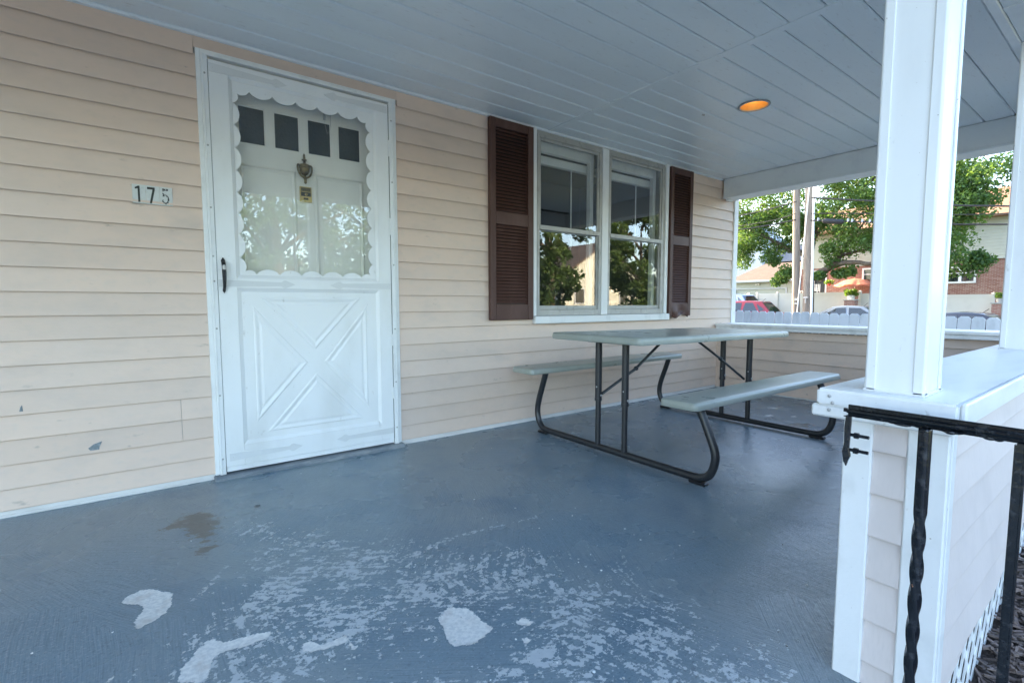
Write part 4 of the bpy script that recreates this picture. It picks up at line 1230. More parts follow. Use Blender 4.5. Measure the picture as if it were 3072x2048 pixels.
column(3.000, -2.4150, 'second white porch column beyond the near one, cut by the photo edge')
q = MB(); 
# ------------------------------------------------------------------ handrail
hr = thing('handrail', 'black iron handrail with chipped paint beside the porch steps', 'handrail', (1.15, -2.5, 0))
RX = 1.150
q = MB(); q.box(RX - .011, RX + .011, -3.30, -2.397, 0.633, 0.6575)
q.build('top_rail', MT['black_iron'], hr, bevel=0.0085, seg=4, smooth='all')
q = MB(); L_ = []; N_ = 150
for i in range(N_ + 1):
    z = lerp(-0.17, 0.633, i / N_)
    a = max(0, min(1, (0.47 - z) / 0.64)) * 5.2 * math.pi
    r = .0098
    L_.append([(RX + r * (1.1 if k % 3 == 1 else .80) * math.cos(a + k * math.pi / 6), -2.531 + r * (1.1 if k % 3 == 1 else .80) * math.sin(a + k * math.pi / 6), z) for k in range(12)])
q.loft(L_)
q.build('twisted_baluster', MT['black_iron'], hr, smooth='all')
for y in (-2.655, -2.78, -2.905, -3.03):
    q = MB(); q.box(RX - .0072, RX + .0072, y - .0072, y + .0072, -0.17 if y > -2.955 else -.36, 0.633)
    q.build('baluster', MT['black_iron'], hr, bevel=0.003, seg=2)
q = MB(); q.box(RX - .012, RX + .012, -3.31, -3.28, -.36, .6325); q.build('newel_post', MT['black_iron'], hr, bevel=.002)
q = MB()
q.prism([(-2.400, 0.634), (-2.410, 0.634), (-2.409, 0.60), (-2.408, 0.565), (-2.411, 0.548), (-2.407, 0.537), (-2.404, 0.525), (-2.399, 0.535), (-2.396, 0.555), (-2.399, 0.575), (-2.398, 0.605)], 'x', RX + .002, RX + .010)
q.build('bracket_plate', MT['black_iron'], hr, bevel=0.0015)
for z in (0.592, 0.560):
    q = MB(); q.tube([(RX + .012, -2.398, z), (RX + .012, -2.440, z)], .0036, 8)
    q.lathe([(.0065, -2.422), (.0065, -2.414)], (RX + .012, 0, z), 'y', 6)
    q.build('bolt', MT['black_iron'], hr)
q = MB()
for i in range(26):
    y = -2.40 - rng.uniform(0, .40); L = rng.uniform(.001, .0042)
    q = MB(); q.sphere((RX - .008 + rng.uniform(0, .012), y, .6335), (.003, rng.uniform(.004, .016), L), 8, 5)
    q.build('paint_drip', MT['black_iron'], hr, smooth='all')

# ------------------------------------------------------------------ picnic table
pt = thing('picnic_table', 'folding picnic table with sage plastic top, attached benches and black tube legs', 'picnic table', (2.74, -0.9, 0))
def slab(name, x0, x1, y0, y1, zt, th, rad, sx=0.0, par=None):
    def loop(ins, z):
        l = []
        r = max(rad - ins, .004)
        for cx_, cy__, a0 in ((x1 - rad, y1 - rad, 0), (x0 + rad, y1 - rad, 90), (x0 + rad, y0 + rad, 180), (x1 - rad, y0 + rad, 270)):
            for k in range(6):
                a = math.radians(a0 + 90 * k / 5)
                x = cx_ + r * math.cos(a); y = cy__ + r * math.sin(a)
                l.append((x, y, z + sx * (x - x0)))
        return l
    q = MB()
    q.loft([loop(.012, zt - th), loop(.003, zt - th + .002), loop(0.0, zt - th + .008), loop(0.001, zt - .014), loop(.004, zt - .006), loop(.010, zt - .0012), loop(.016, zt), loop(.030, zt + .0005)])
    return q.build(name, MT['table'], par, smooth=True)
tp = slab('tabletop', 1.935, 3.54, -1.245, -0.555, 0.697, 0.040, 0.035, -0.0119, pt)
slab('bench_seat', 1.905, 3.52, -1.575, -1.375, 0.424, 0.038, 0.028, -0.002, pt)
slab('bench_seat', 1.925, 3.555, -0.395, -0.170, 0.449, 0.038, 0.028, 0.002, pt)
def leg_frame(x, zb_near, zb_far):
    fr = thing('leg_frame', None, None); fr.parent = pt; fr.location = -Vector((2.74, -0.9, 0)); ORG[fr.name] = Vector((0, 0, 0))
    r = 0.0195
    path = smooth_path([(x, -1.478, zb_near), (x, -1.505, 0.33), (x, -1.548, 0.235)], 3)[:-1]
    path += smooth_path([(x, -1.548, 0.235), (x, -1.572, 0.17), (x, -1.570, 0.115), (x, -1.548, 0.062), (x, -1.505, 0.034), (x, -1.44, 0.028)], 5)[:-1]
    path += smooth_path([(x, -1.44, 0.028), (x, -0.92, 0.028), (x, -0.40, 0.028)], 3)[:-1]
    path += smooth_path([(x, -0.40, 0.028), (x, -0.335, 0.035), (x, -0.295, 0.064), (x, -0.272, 0.118), (x, -0.273, 0.175), (x, -0.292, 0.245)], 5)[:-1]
    path += smooth_path([(x, -0.292, 0.245), (x, -0.325, 0.33), (x, -0.355, zb_far)], 3)
    q = MB(); q.tube(path, r, 14)
    q.build('base_tube', MT['leg_tube'], fr, smooth=True)
    for y in (-1.49, -0.335):
        q = MB(); q.box(x - .019, x + .019, y - .045, y + .045, 0.001, 0.016); q.build('foot_pad', MT['black'], fr, bevel=0.004)
    for y in (-0.830, -1.030):
        q = MB(); q.tube([(x, y, .035), (x, y, .345)], .0165, 14); q.tube([(x, y, .305), (x, y, 0.66)], .0200, 14)
        q.lathe([(.0215, .302), (.0215, .318)], (x, y, 0), 'z', 14)
        q.build('post', MT['leg_tube'], fr, smooth=True)
        q = MB(); q.sphere((x - .020, y - .004, .385), .0045, 8, 5); q.sphere((x + .0, y - .021, .335), .007, 8, 5)
        q.build('spring_pin', MT['galv'], fr, smooth='all')
    q = MB(); q.box(x - .03, x + .03, -1.09, -.77, .645, .657); q.build('top_bracket', MT['leg_tube'], fr)
    return fr
leg_frame(2.075, 0.388, 0.412); leg_frame(3.41, 0.385, 0.414)
for pth in ([(2.085, -.850, .345), (2.36, -.872, .474), (2.60, -.90, .648)], [(3.40, -1.0, .327), (3.13, -.972, .49), (2.86, -.93, .648)]):
    q = MB()
    for a, b_ in zip(pth[:-1], pth[1:]):
        q.tube([a, b_], .0085, 8)
    q.sphere(pth[1], (.014, .016, .014), 10, 6)
    q.build('brace', MT['leg_tube'], pt, smooth=True)
# ------------------------------------------------------------------ picket fence
FX = 8.7
pk = thing('picket_fence', 'weathered white picket fence with clipped corners beyond the half wall', 'fence', (FX, 0, -0.65))
def ftop(y): return 0.715 + 0.018 * y
q = MB()
hw = 0.0655
q.prism([(-hw, -1.36), (hw, -1.36), (hw, -.030), (hw - .028, 0), (-hw + .028, 0), (-hw, -.030)], 'x', 0.0, 0.018)
p0 = q.build('picket', MT['picket'], None, bevel=0.002)
p0.parent = pk; first = True
y = 5.0; k = 0
while y > -5.0:
    loc = Vector((random.uniform(-.004, .004), y, ftop(y) + 0.65 + random.uniform(-.006, .006)))
    if first: p0.location = loc; first = False
    else: inst(p0, 'picket', pk, loc, rot=(random.uniform(-.012, .012), 0, random.uniform(-.02, .02)))
    y -= 0.1405; k += 1
for z in (-1.1, -.30):
    q = MB(); q.hexa([(FX + .02, -5, ftop(-5) + z), (FX + .06, -5, ftop(-5) + z), (FX + .06, 5, ftop(5) + z), (FX + .02, 5, ftop(5) + z), (FX + .02, -5, ftop(-5) + z + .09), (FX + .06, -5, ftop(-5) + z + .09), (FX + .06, 5, ftop(5) + z + .09), (FX + .02, 5, ftop(5) + z + .09)])
    q.build('fence_rail', MT['picket'], pk)
for y in (4.4, 2.2, 0.0, -2.2, -4.4):
    q = MB(); q.box(FX + .062, FX + .15, y - .045, y + .045, -.85, ftop(y) - .15); q.build('fence_post', MT['picket'], pk)

# ------------------------------------------------------------------ utility poles and wires
def upole(y, r, label, lean):
    t_ = thing('utility_pole', label, 'utility pole', (23, y, gh(23, y)), 'pair of utility poles')
    q = MB(); q.tube([(23, y, gh(23, y) - .3), (23, y + lean * .4, 3), (23, y + lean, 9)], [r, r * .94, r * .8], 16)
    q.build('pole_shaft', MT['pole_wood'], t_, smooth=True)
    return t_
p1 = upole(6.99, .155, 'slim brown wooden utility pole, the left one of the pair, with a guy wire', .35)
p2 = upole(6.57, .165, 'grey wooden utility pole with a white conduit down its side', .22)
q = MB(); q.tube([(22.84, 6.33, -.5), (22.84, 6.40, 3), (22.84, 6.52, 8.5)], .045, 10); q.build('conduit', MT['pvc'], p2, smooth=True)
q = MB(); q.box(22.80, 22.86, 6.90, 7.04, 1.02, 1.12); q.box(22.80, 22.86, 6.90, 7.04, .86, .92); q.build('pole_clamp', MT['galv'], p1)
q = MB(); q.box(22.78, 22.85, 6.50, 6.68, 1.12, 1.18); q.box(22.79, 22.84, 6.57, 6.61, .9, 1.12); q.build('pole_clamp', MT['galv'], p2)
gw = MB(); gw.tube([(22.6, 6.55, 5.9), (22.4, 6.62, 2.74), (22.2, 6.72, -.75)], .018, 6)
tag(gw.build('guy_wire', MT['pvc']), 'pale guy wire slanting down in front of the utility poles', 'cable')
def wire(pts, r, label, name='power_line', grp='overhead lines'):
    t_ = thing(name, label, 'power line', pts[0], grp)
    q = MB(); q.tube(smooth_path(pts, 6), r, 6); q.build('cable', MT['wire'], t_)
    return t_
X_ = 22.75
wire([(X_, 6.5, 5.38), (X_, 4.24, 4.86), (X_, 0.49, 4.06), (X_, -8, 2.9)], .030, 'thick black overhead cable, topmost of those right of the poles')
wire([(X_, 6.5, 4.72), (X_, 4.24, 4.38), (X_, 0.48, 3.81), (X_, -8, 3.0)], .016, 'thin black overhead wire between the two thick cables')
w3 = wire([(X_, 6.5, 4.43), (X_, 4.2, 4.04), (X_, 0.47, 3.47), (X_, -8, 2.6)], .028, 'lowest black overhead cable carrying the fat splice case')
q = MB(); q.tube([(22.7, 6.02, 4.35), (22.7, 5.98, 4.33), (22.7, 5.30, 4.20), (22.7, 5.24, 4.19)], [.05, .10, .10, .05], 12); q.build('splice_case', MT['wire'], w3, smooth=True)
q = MB()
for y in (6.2, 5.1, 4.95, 4.6, 4.35): q.box(22.68, 22.8, y - .02, y + .02, lerp(4.04, 4.43, (y - 4.2) / 2.3) - .02, lerp(4.04, 4.43, (y - 4.2) / 2.3) + .11)
q.build('cable_clip', MT['galv'], w3)
wire([(X_, 7.1, 5.33), (X_, 9.16, 5.11), (X_, 14, 5.0)], .024, 'upper black cable running left from the poles', grp='lines left of the poles')
wire([(X_, 7.1, 4.54), (X_, 9.14, 4.43), (X_, 15, 4.4)], .028, 'lower black cable running left from the poles', grp='lines left of the poles')
wire([(X_, 7.1, 4.82), (X_, 8.62, 4.62), (X_, 15, 4.5)], .016, 'thin middle wire running left from the poles', grp='lines left of the poles')

# ------------------------------------------------------------------ cars
def make_car(label, paint, loc, rz, L=4.4, Wd=1.78, H=1.46, hatch=False):
    t_ = thing('parked_car', label, 'car', (0, 0, 0), 'cars parked beyond the picket fence')
    h2 = Wd / 2
    front = L / 2; rear = -L / 2
    belt = 0.90
    # body
    prof = [(front - .05, .25), (front, .42), (front - .03, .62), (front - .25, .76), (front - 1.15, belt), (rear + .35, belt + .04), (rear + .05, belt - .02), (rear, .60), (rear + .04, .28), (rear + .4, .20), (front - .5, .18)]
    def loop(y, s): return [((x) * s, y, .55 + (z - .55) * s) for x, z in prof]
    q = MB(); q.loft([loop(-h2 + .0, .955), loop(-h2 + .05, .99), loop(-h2 + .18, 1.0), loop(h2 - .18, 1.0), loop(h2 - .05, .99), loop(h2, .955)])
    q.build('body', paint, t_, smooth=True)
    # cabin: belt loop to roof loop
    cb = front - 1.10; cr = (rear + .12) if hatch else (rear + .62)
    rf = front - 1.95; rr = (rear + .62) if hatch else (rear + 1.45)
    hb = h2 - .06; hr_ = h2 - .27
    def ring(xf, xr, hw, z, n=6):
        l = []
        for i in range(n): l.append((lerp(xr, xf, i / (n - 1)), -hw, z))
        for i in range(n): l.append((lerp(xf, xr, i / (n - 1)), hw, z))
        return l
    def ringr(ins, z):
        l = []
        n = 6
        for i in range(n):
            u = i / (n - 1); l.append((lerp(rr + ins, rf - ins, u), -(hr_ - ins), z + .035 * math.sin(u * math.pi)))
        for i in range(n):
            u = i / (n - 1); l.append((lerp(rf - ins, rr + ins, u), (hr_ - ins), z + .035 * math.sin(u * math.pi)))
        return l
    q = MB(); q.loft([ring(cb, cr, hb, belt - .02), ringr(0, H - .08), ringr(.05, H - .045), ringr(.25, H - .025)])
    q.build('cabin', paint, t_, smooth=True)
    def P(u, v, side):     # point on side wall: u along rear..front, v belt..roof
        b_ = Vector((lerp(cr, cb, u), side * hb, belt - .02)); r_ = Vector((lerp(rr, rf, u), side * hr_, H - .08 + .035 * math.sin(u * math.pi)))
        p = b_.lerp(r_, v); p.y += side * .006
        return p
    for side in (-1, 1):
        for (ua, ub, va, vb) in ((0.10 if not hatch else .20, 0.46, .12, .90), (0.49, 0.86, .12, .90)):
            q = MB(); a = [P(ua, va, side), P(ub, va, side), P(min(ub, .80) if ub > .8 else ub, vb, side), P(ua + .06, vb, side)]
            q.loft([a, [p + Vector((0, -side * .004, 0)) for p in a]]); q.build('side_window', MT['car_glass'], t_)
        q = MB(); a = [P(.87, .12, side), P(.97, .10, side), P(.89, .62, side)]
        q.loft([a, [p + Vector((0, -side * .004, 0)) for p in a]]); q.build('quarter_window', MT['car_glass'], t_)
        if hatch:
            q = MB(); a = [P(.06, .30, side), P(.17, .14, side), P(.17, .85, side)]
            q.loft([a, [p + Vector((0, -side * .004, 0)) for p in a]]); q.build('quarter_window', MT['car_glass'], t_)
        q = MB(); q.sphere((front - 1.35, side * (h2 + .09), belt + .06), (.07, .11, .075), 10, 6); q.build('wing_mirror', paint, t_, smooth='all')
        q = MB(); q.box(front - .38, front - .06, side * (h2 - .34) - .16, side * (h2 - .34) + .16, .60, .72); q.build('headlight', MT['lamp_clear'], t_, bevel=.02)
        q = MB(); q.box(rear - .01, rear + .14, side * (h2 - .22) - .16, side * (h2 - .22) + .16, .70, .88); q.build('tail_light', MT['lamp_red'], t_, bevel=.02)
        for wx in (front - .85, rear + .80):
            q = MB(); q.lathe([(.18, -.1), (.30, -.1), (.325, -.07), (.325, .07), (.30, .1), (.18, .1)], (wx, side * (h2 - .09), .325), 'y', 22)
            wh = q.build('wheel', MT['tyre'], t_, smooth=True)
            q = MB(); q.lathe([(.02, -.105), (.19, -.103), (.2, .103), (.02, .105)], (wx, side * (h2 - .09), .325), 'y', 18); q.build('rim', MT['rim'], wh)
    def Q(u, v, xb, xr_):
        p = Vector((xb, lerp(-hb, hb, u), belt - .02)).lerp(Vector((xr_, lerp(-hr_, hr_, u), H - .08)), v); return p
    for nm, xb, xr_, s_ in (('windshield', cb, rf, 1), ('rear_window', cr, rr, -1)):
        a = [Q(.06, .08, xb, xr_), Q(.94, .08, xb, xr_), Q(.94, .93, xb, xr_), Q(.06, .93, xb, xr_)]
        n = Vector((s_ * .6, 0, .6)) * .010
        q = MB(); q.loft([[p + n for p in a], [p + n * .3 for p in a]]); q.build(nm, MT['car_glass'], t_)
    q = MB(); q.tube([(rr + .2, 0, H - .03), (rr + .05, 0, H + .10)], .012, 6); q.build('antenna', MT['black'], t_)
    t_.location = loc; t_.rotation_euler = (0, 0, rz)
    return t_
R90 = math.pi / 2
make_car('red hatchback parked behind the fence, left of the utility poles', MT['car_red'], (25.2, 11.0, gh(25.2, 11) + .08), R90 + .10, 4.3, 1.76, 1.50, True)
make_car('silver sedan parked beyond the fence, right of the poles', MT['car_silver'], (24.6, 5.65, gh(24.6, 5.6) + .03), R90 + .03, 4.6, 1.78, 1.43)
make_car('dark navy car whose roof arches over the pickets right of the column', MT['car_navy'], (20.3, 1.15, gh(20.3, 1) + .03), R90 - .06, 4.5, 1.78, 1.34)
make_car('pale blue car mostly hidden behind the house corner post', MT['car_blue'], (30.4, 14.6, gh(30.4, 14.6) + .12), R90 - .1, 4.4, 1.78, 1.55, True)

# ------------------------------------------------------------------ white vinyl fence, brick pillars
vf = thing('vinyl_fence', 'tall cream vinyl privacy fence across the street behind the cars', 'fence', (33, 8, -0.3))
def vtop(y): return 1.36 + (1.60 - 1.36) * max(0, min(1, (y - 3.2) / 5.0))
posts = [13.83, 12.50, 10.52, 8.55]
def panels(posts):
    for a, b_ in zip(posts[:-1], posts[1:]):
        z1 = min(vtop(a), vtop(b_)) - .03
        q = MB(); q.box(32.985, 33.015, b_ + .065, a - .065, -.5, z1); q.build('fence_panel', MT['vinyl'], vf)
        q = MB(); q.box(32.965, 33.035, b_ + .066, a - .066, z1 - .14, z1 + .001); q.box(32.965, 33.035, b_ + .066, a - .066, -.3, -.15); q.build('fence_rail', MT['vinyl'], vf)
    for y in posts:
        q = MB(); q.box(32.935, 33.065, y - .064, y + .064, -.6, vtop(y)); q.loft([[(32.915, y - .085, vtop(y)), (33.085, y - .085, vtop(y)), (33.085, y + .085, vtop(y)), (32.915, y + .085, vtop(y))], [(32.99, y - .01, vtop(y) + .07), (33.01, y - .01, vtop(y) + .07), (33.01, y + .01, vtop(y) + .07), (32.99, y + .01, vtop(y) + .07)]])
        q.build('fence_post', MT['vinyl'], vf)
panels(posts); panels([7.86, 6.0, 4.15, 2.30])
def pillar(y, zt, label):
    t_ = thing('brick_pillar', label, 'pillar', (32.4, y, -.3), 'brick pillars at the fence')
    q = MB(); q.box(32.15, 32.65, y - .26, y + .26, -.6, zt - .06); q.build('pillar_shaft', MT['brick'], t_)
    q = MB(); q.box(32.1, 32.7, y - .31, y + .31, zt - .059, zt); q.build('pillar_cap', MT['concrete'], t_, bevel=.01)
    return t_
pillar(13.98, 1.24, 'short brick pillar under the white animal statue'); pillar(8.10, 1.13, 'short brick pillar under the fern planter'); pillar(1.95, .92, 'short brick pillar at the right end of the vinyl fence')
def leaf_quads(centers, n_each, rad, size, seed, droop=0.0, flat=1.0):
    r_ = np.random.default_rng(seed)
    C_a = np.repeat(np.array(centers), n_each, 0)
    N = len(C_a)
    R_a = np.repeat(np.array(rad if hasattr(rad, '__len__') else [rad] * len(centers)), n_each)
    d = r_.normal(size=(N, 3)); d /= np.linalg.norm(d, axis=1)[:, None]
    rr_ = r_.uniform(0.25, 1.0, N) ** 0.6
    p = C_a + d * (rr_ * R_a)[:, None] * np.array([1, 1, flat])
    ax = r_.normal(size=(N, 3)) + d * .6; ax[:, 2] -= droop; ax /= np.linalg.norm(ax, axis=1)[:, None]
    up = r_.normal(size=(N, 3)); up[:, 2] += .8
    sd_ = np.cross(ax, up); sd_ /= np.linalg.norm(sd_, axis=1)[:, None] + 1e-9
    nn = np.cross(sd_, ax)
    s_ = size * r_.uniform(.6, 1.35, N)
    a = p - ax * (s_ * .5)[:, None]; b_ = p + ax * (s_ * .5)[:, None]
    l = p + sd_ * (s_ * .30)[:, None] + nn * (s_ * .07)[:, None]; r2 = p - sd_ * (s_ * .30)[:, None] + nn * (s_ * .07)[:, None]
    V_ = np.stack([a, l, b_, r2], 1).reshape(-1, 3)
    F_ = np.arange(N * 4).reshape(N, 4)
    return V_, F_
def leaf_obj(name, V_, F_, m, parent):
    me = bpy.data.meshes.new(name)
    N = len(F_)
    o_ = np.array(org(parent))
    me.vertices.add(len(V_)); me.vertices.foreach_set('co', (V_ - o_).astype(np.float32).ravel())
    me.loops.add(N * 4); me.loops.foreach_set('vertex_index', F_.astype(np.int32).ravel())
    me.polygons.add(N); me.polygons.foreach_set('loop_start', (np.arange(N) * 4).astype(np.int32))
    me.polygons.foreach_set('loop_total', np.full(N, 4, np.int32))
    me.update(); me.validate()
    me.materials.append(m)
    o = bpy.data.objects.new(name, me); COL.objects.link(o); o.parent = parent
    ORG[o.name] = org(parent)
    return o
fp = thing('potted_fern', 'bushy bright green fern in a white pot on the brick pillar', 'potted plant', (32.4, 8.1, 1.13))
q = MB(); q.lathe([(.16, 1.131), (.20, 1.32), (.22, 1.32), (.22, 1.36), (.01, 1.36)], (32.4, 8.1, 0), 'z', 16); q.build('pot', MT['vinyl'], fp, smooth=True)
V_, F_ = leaf_quads([(32.4 + .2 * math.cos(a), 8.1 + .22 * math.sin(a), 1.46 + .06 * (i % 3)) for i, a in enumerate(np.linspace(0, 6, 9))], 60, .17, .12, 5)
leaf_obj('fronds', V_, F_, MT['leaf_fern'], fp)
fp2 = thing('potted_plant', 'small green plant on the right end brick pillar', 'potted plant', (32.4, 1.95, .92))
q = MB(); q.lathe([(.12, .921), (.17, 1.12), (.01, 1.12)], (32.4, 1.95, 0), 'z', 14); q.build('pot', MT['concrete'], fp2, smooth=True)
V_, F_ = leaf_quads([(32.4, 1.95 + .1 * k, 1.22 + .05 * (k % 2)) for k in (-1, 0, 1)], 60, .17, .11, 6); leaf_obj('leaves', V_, F_, MT['leaf_fern'], fp2)
# white seated animal statue
st = thing('garden_statue', 'small white seated animal statue on the left brick pillar', 'statue', (32.4, 13.98, 1.24))
q = MB(); q.box(32.28, 32.52, 13.80, 14.16, 1.241, 1.28)
q.loft([[(32.4 + .13 * k * math.cos(a), 13.97 + sy + .15 * k * math.sin(a), z) for a in np.linspace(0, 5.6, 9)] for z, k, sy in ((1.28, 1.0, 0), (1.36, 1.0, .01), (1.43, .8, .03), (1.48, .55, .05), (1.50, .5, .06))])
q.sphere((32.38, 14.04, 1.54), (.085, .10, .085), 12, 8); q.sphere((32.33, 14.13, 1.52), (.045, .06, .04), 10, 6)
for s_ in (-1, 1):
    q.loft([[(32.38 + s_ * .06 - .02, 14.02, 1.60), (32.38 + s_ * .06 + .02, 14.02, 1.60), (32.38 + s_ * .06 + .02, 14.05, 1.60), (32.38 + s_ * .06 - .02, 14.05, 1.60)], [(32.38 + s_ * .07 - .004, 14.03, 1.655), (32.38 + s_ * .07 + .004, 14.03, 1.655), (32.38 + s_ * .07 + .004, 14.04, 1.655), (32.38 + s_ * .07 - .004, 14.04, 1.655)]])
    q.tube([(32.4 + s_ * .06, 14.09, 1.42), (32.4 + s_ * .065, 14.12, 1.29)], [.035, .03], 8)
q.build('statue_body', MT['stone_white'], st, smooth=True)

# ------------------------------------------------------------------ brick house across the street
bh = thing('brick_house', 'red brick house with cream upper siding across the street', 'house', (37, 2, -.2))
q = MB()
wins = [(3.70, 4.98, 2.08, 2.93), (8.30, 9.05, 2.2, 3.10)]
door = (11.22, 11.88, 0.3, 3.12)
ops = sorted(wins + [door])
ycur = -9.0
for (a, b_, z0, z1) in ops:
    q.box(37.0, 37.3, ycur, a, -.6, 3.30); q.box(37.0, 37.3, a, b_, -.6, z0); q.box(37.0, 37.3, a, b_, z1, 3.30); ycur = b_
q.box(37.0, 37.3, ycur, 12.75, -.6, 3.30); q.box(37.31, 46, -9, -8.8, -.6, 3.3); q.box(37.31, 46, 12.55, 12.75, -.6, 3.3); q.box(45.8, 46, -8.79, 12.54, -.6, 3.3)
q.build('brick_wall', MT['brick'], bh)
q = MB(); q.box(37.4, 45.7, -8.7, 12.5, -.6, 3.25); q.build('dark_interior', MT['room'], bh)
for k in range(13):
    z = 3.32 + .175 * k
    q = MB(); q.prism([(36.955, z), (36.97, z + .175), (37.2, z + .175), (37.2, z)], 'y', -9.0, 12.75) if False else None
    q.loft([[(36.95, y, z), (36.97, y, z + .176), (37.2, y, z + .176), (37.2, y, z)] for y in (-9.0, 12.75)])
    q.build('siding_course', MT['cream_siding'], bh)
q = MB(); q.box(37.21, 46, -9, 12.75, 3.32, 5.55); q.build('upper_wall', MT['cream_siding'], bh)
q = MB(); q.loft([[(36.4, y, 5.56), (36.4, y, 5.66), (41.6, y, 7.9), (46.6, y, 5.66), (46.6, y, 5.56)] for y in (-9.4, 13.1)]); q.build('roof', MT['tile_roof'], bh)
for (a, b_, z0, z1) in wins:
    w_ = thing('window', None, None); w_.parent = bh; w_.location = -org(bh); ORG[w_.name] = Vector((0, 0, 0))
    n = 2 if b_ - a > 1 else 1
    q = MB(); q.box(36.96, 37.06, a - .04, a + .05, z0 - .05, z1 + .06); q.box(36.96, 37.06, b_ - .05, b_ + .04, z0 - .05, z1 + .06); q.box(36.96, 37.06, a + .051, b_ - .051, z1 - .04, z1 + .06)
    q.box(36.93, 37.06, a + .051, b_ - .051, z0 - .05, z0 + .05)
    if n == 2: q.box(36.97, 37.06, (a + b_) / 2 - .06, (a + b_) / 2 + .06, z0 + .051, z1 - .041)
    q.build('window_frame', MT['white'], w_)
    q = MB(); zm = lerp(z0, z1, .62); q.box(36.99, 37.05, a + .051, b_ - .051, zm - .025, zm + .025) if n == 1 else (q.box(36.99, 37.05, a + .051, (a + b_) / 2 - .061, zm - .025, zm + .025), q.box(36.99, 37.05, (a + b_) / 2 + .061, b_ - .051, zm - .025, zm + .025))
    q.build('sash_bar', MT['white'], w_)
    q = MB(); q.box(37.07, 37.08, a + .03, b_ - .03, z0 + .03, z1 - .03); q.build('window_pane', MT['car_glass'], w_)
q = MB(); q.box(36.98, 37.05, door[0] - .08, door[0], .3, 3.16); q.box(36.98, 37.05, door[1], door[1] + .08, .3, 3.16); q.box(36.98, 37.05, door[0], door[1], 3.121, 3.18); q.build('door_frame', MT['white'], bh)
q = MB(); q.box(37.06, 37.1, door[0], door[1], .3, 3.12); sdr = q.build('screen_door', MT['black'], bh)
q = MB(); q.tube([(37.03, 11.55 + .13 * math.cos(a), 2.55 + .13 * math.sin(a)) for a in np.linspace(0, 6.28, 14)], .03, 6); q.build('wreath', MT['bark'], sdr)
q = MB(); q.box(34.6, 36.99, 8.0, 12.4, -.5, 1.35); tag(q.build('raised_patio', MT['brick']), kind='structure')
# patio chairs, railing, umbrella, hanging basket
def chair(y, label):
    t_ = thing('patio_chair', label, 'chair', (35.2, y, 1.351), 'white patio chairs')
    for dy in (-.2, .2):
        for dx in (-.2, .2):
            q = MB(); q.tube([(35.2 + dx, y + dy, 1.352), (35.2 + dx, y + dy, 1.72)], .018, 6); q.build('leg', MT['pvc'], t_)
    q = MB(); q.box(34.98, 35.42, y - .22, y + .22, 1.72, 1.75); q.build('seat', MT['pvc'], t_, bevel=.008)
    for k in range(5):
        q = MB(); q.box(35.40, 35.42, y - .21 + k * .095, y - .17 + k * .095, 1.751, 2.18); q.build('back_slat', MT['pvc'], t_)
    return t_
chair(11.75, 'white patio chair by the dark screen door, the left one'); chair(11.12, 'white patio chair by the dark screen door, the right one')
um = thing('patio_umbrella', 'orange patio umbrella in front of the brick house', 'umbrella', (36.0, 9.15, 1.351))
q = MB(); q.tube([(36.0, 9.15, 1.352), (36.0, 9.15, 2.52)], .022, 8); q.build('pole', MT['pvc'], um)
q = MB(); n = 32
ring_o = [(36 + 1.12 * math.cos(2 * math.pi * k / n), 9.15 + 1.12 * math.sin(2 * math.pi * k / n), 2.08 - (.05 if k % 4 == 2 else .0)) for k in range(n)]
ring_m = [(36 + .6 * math.cos(2 * math.pi * k / n), 9.15 + .6 * math.sin(2 * math.pi * k / n), 2.36) for k in range(n)]
ring_v = [(x + .02 * (x - 36), y, z - (.10 + .03 * math.sin(k * 1.57))) for k, (x, y, z) in enumerate(ring_o)]
q.loft([ring_v, ring_o, ring_m, [(36 + .03 * math.cos(2 * math.pi * k / n), 9.15 + .03 * math.sin(2 * math.pi * k / n), 2.50) for k in range(n)]], cap=False); q.build('canopy', MT['umbrella'], um)
hb_ = thing('hanging_basket', 'red hanging flower basket beside the orange umbrella', 'flower basket', (35.6, 10.45, 2.3))
q = MB(); q.lathe([(.06, 2.05), (.14, 2.2), (.01, 2.2)], (35.6, 10.45, 0), 'z', 12); q.tube([(35.6, 10.45, 2.2), (35.6, 10.45, 3.2), (36.99, 10.45, 3.2)], .01, 5); q.build('basket', MT['terracotta'], hb_)
V_, F_ = leaf_quads([(35.6, 10.45, 2.32), (35.6, 10.6, 2.26), (35.6, 10.3, 2.28)], 70, .17, .1, 9); leaf_obj('leaves', V_, F_, MT['leaf_fern'], hb_)

# ------------------------------------------------------------------ garage and white house
ga = thing('garage', 'grey sided garage with brown shingle roof left of the utility poles', 'garage', (38, 16, 0))
q = MB(); q.box(38, 38.2, 13.5, 14.25, -.3, 2.66); q.box(38, 38.2, 18.10, 18.6, -.3, 2.66); q.box(38, 38.2, 14.25, 18.10, 2.02, 2.66); q.box(38.2, 44, 18.4, 18.6, -.3, 2.66); q.box(38.2, 44, 13.5, 13.7, -.3, 2.66); q.build('wall', MT['grey_siding'], ga)
for k in range(4):
    q = MB(); z = 2.10 + k * .13; q.loft([[(37.985, y, z), (37.995, y, z + .128), (38.0, y, z + .128), (38.0, y, z)] for y in (13.5, 18.6)]); q.build('siding_course', MT['grey_siding'], ga)
q = MB()
for k in range(4): q.box(38.08, 38.12, 14.25, 18.10, -.1 + k * .53, .42 + k * .53)
q.build('garage_door', MT['grey_siding'], ga, bevel=.006)
q = MB(); q.box(37.97, 38.05, 14.13, 14.249, -.2, 2.10); q.box(37.97, 38.05, 18.101, 18.2, -.2, 2.10); q.box(37.97, 38.05, 14.249, 18.101, 2.021, 2.10); q.build('door_trim', MT['white_siding'], ga)
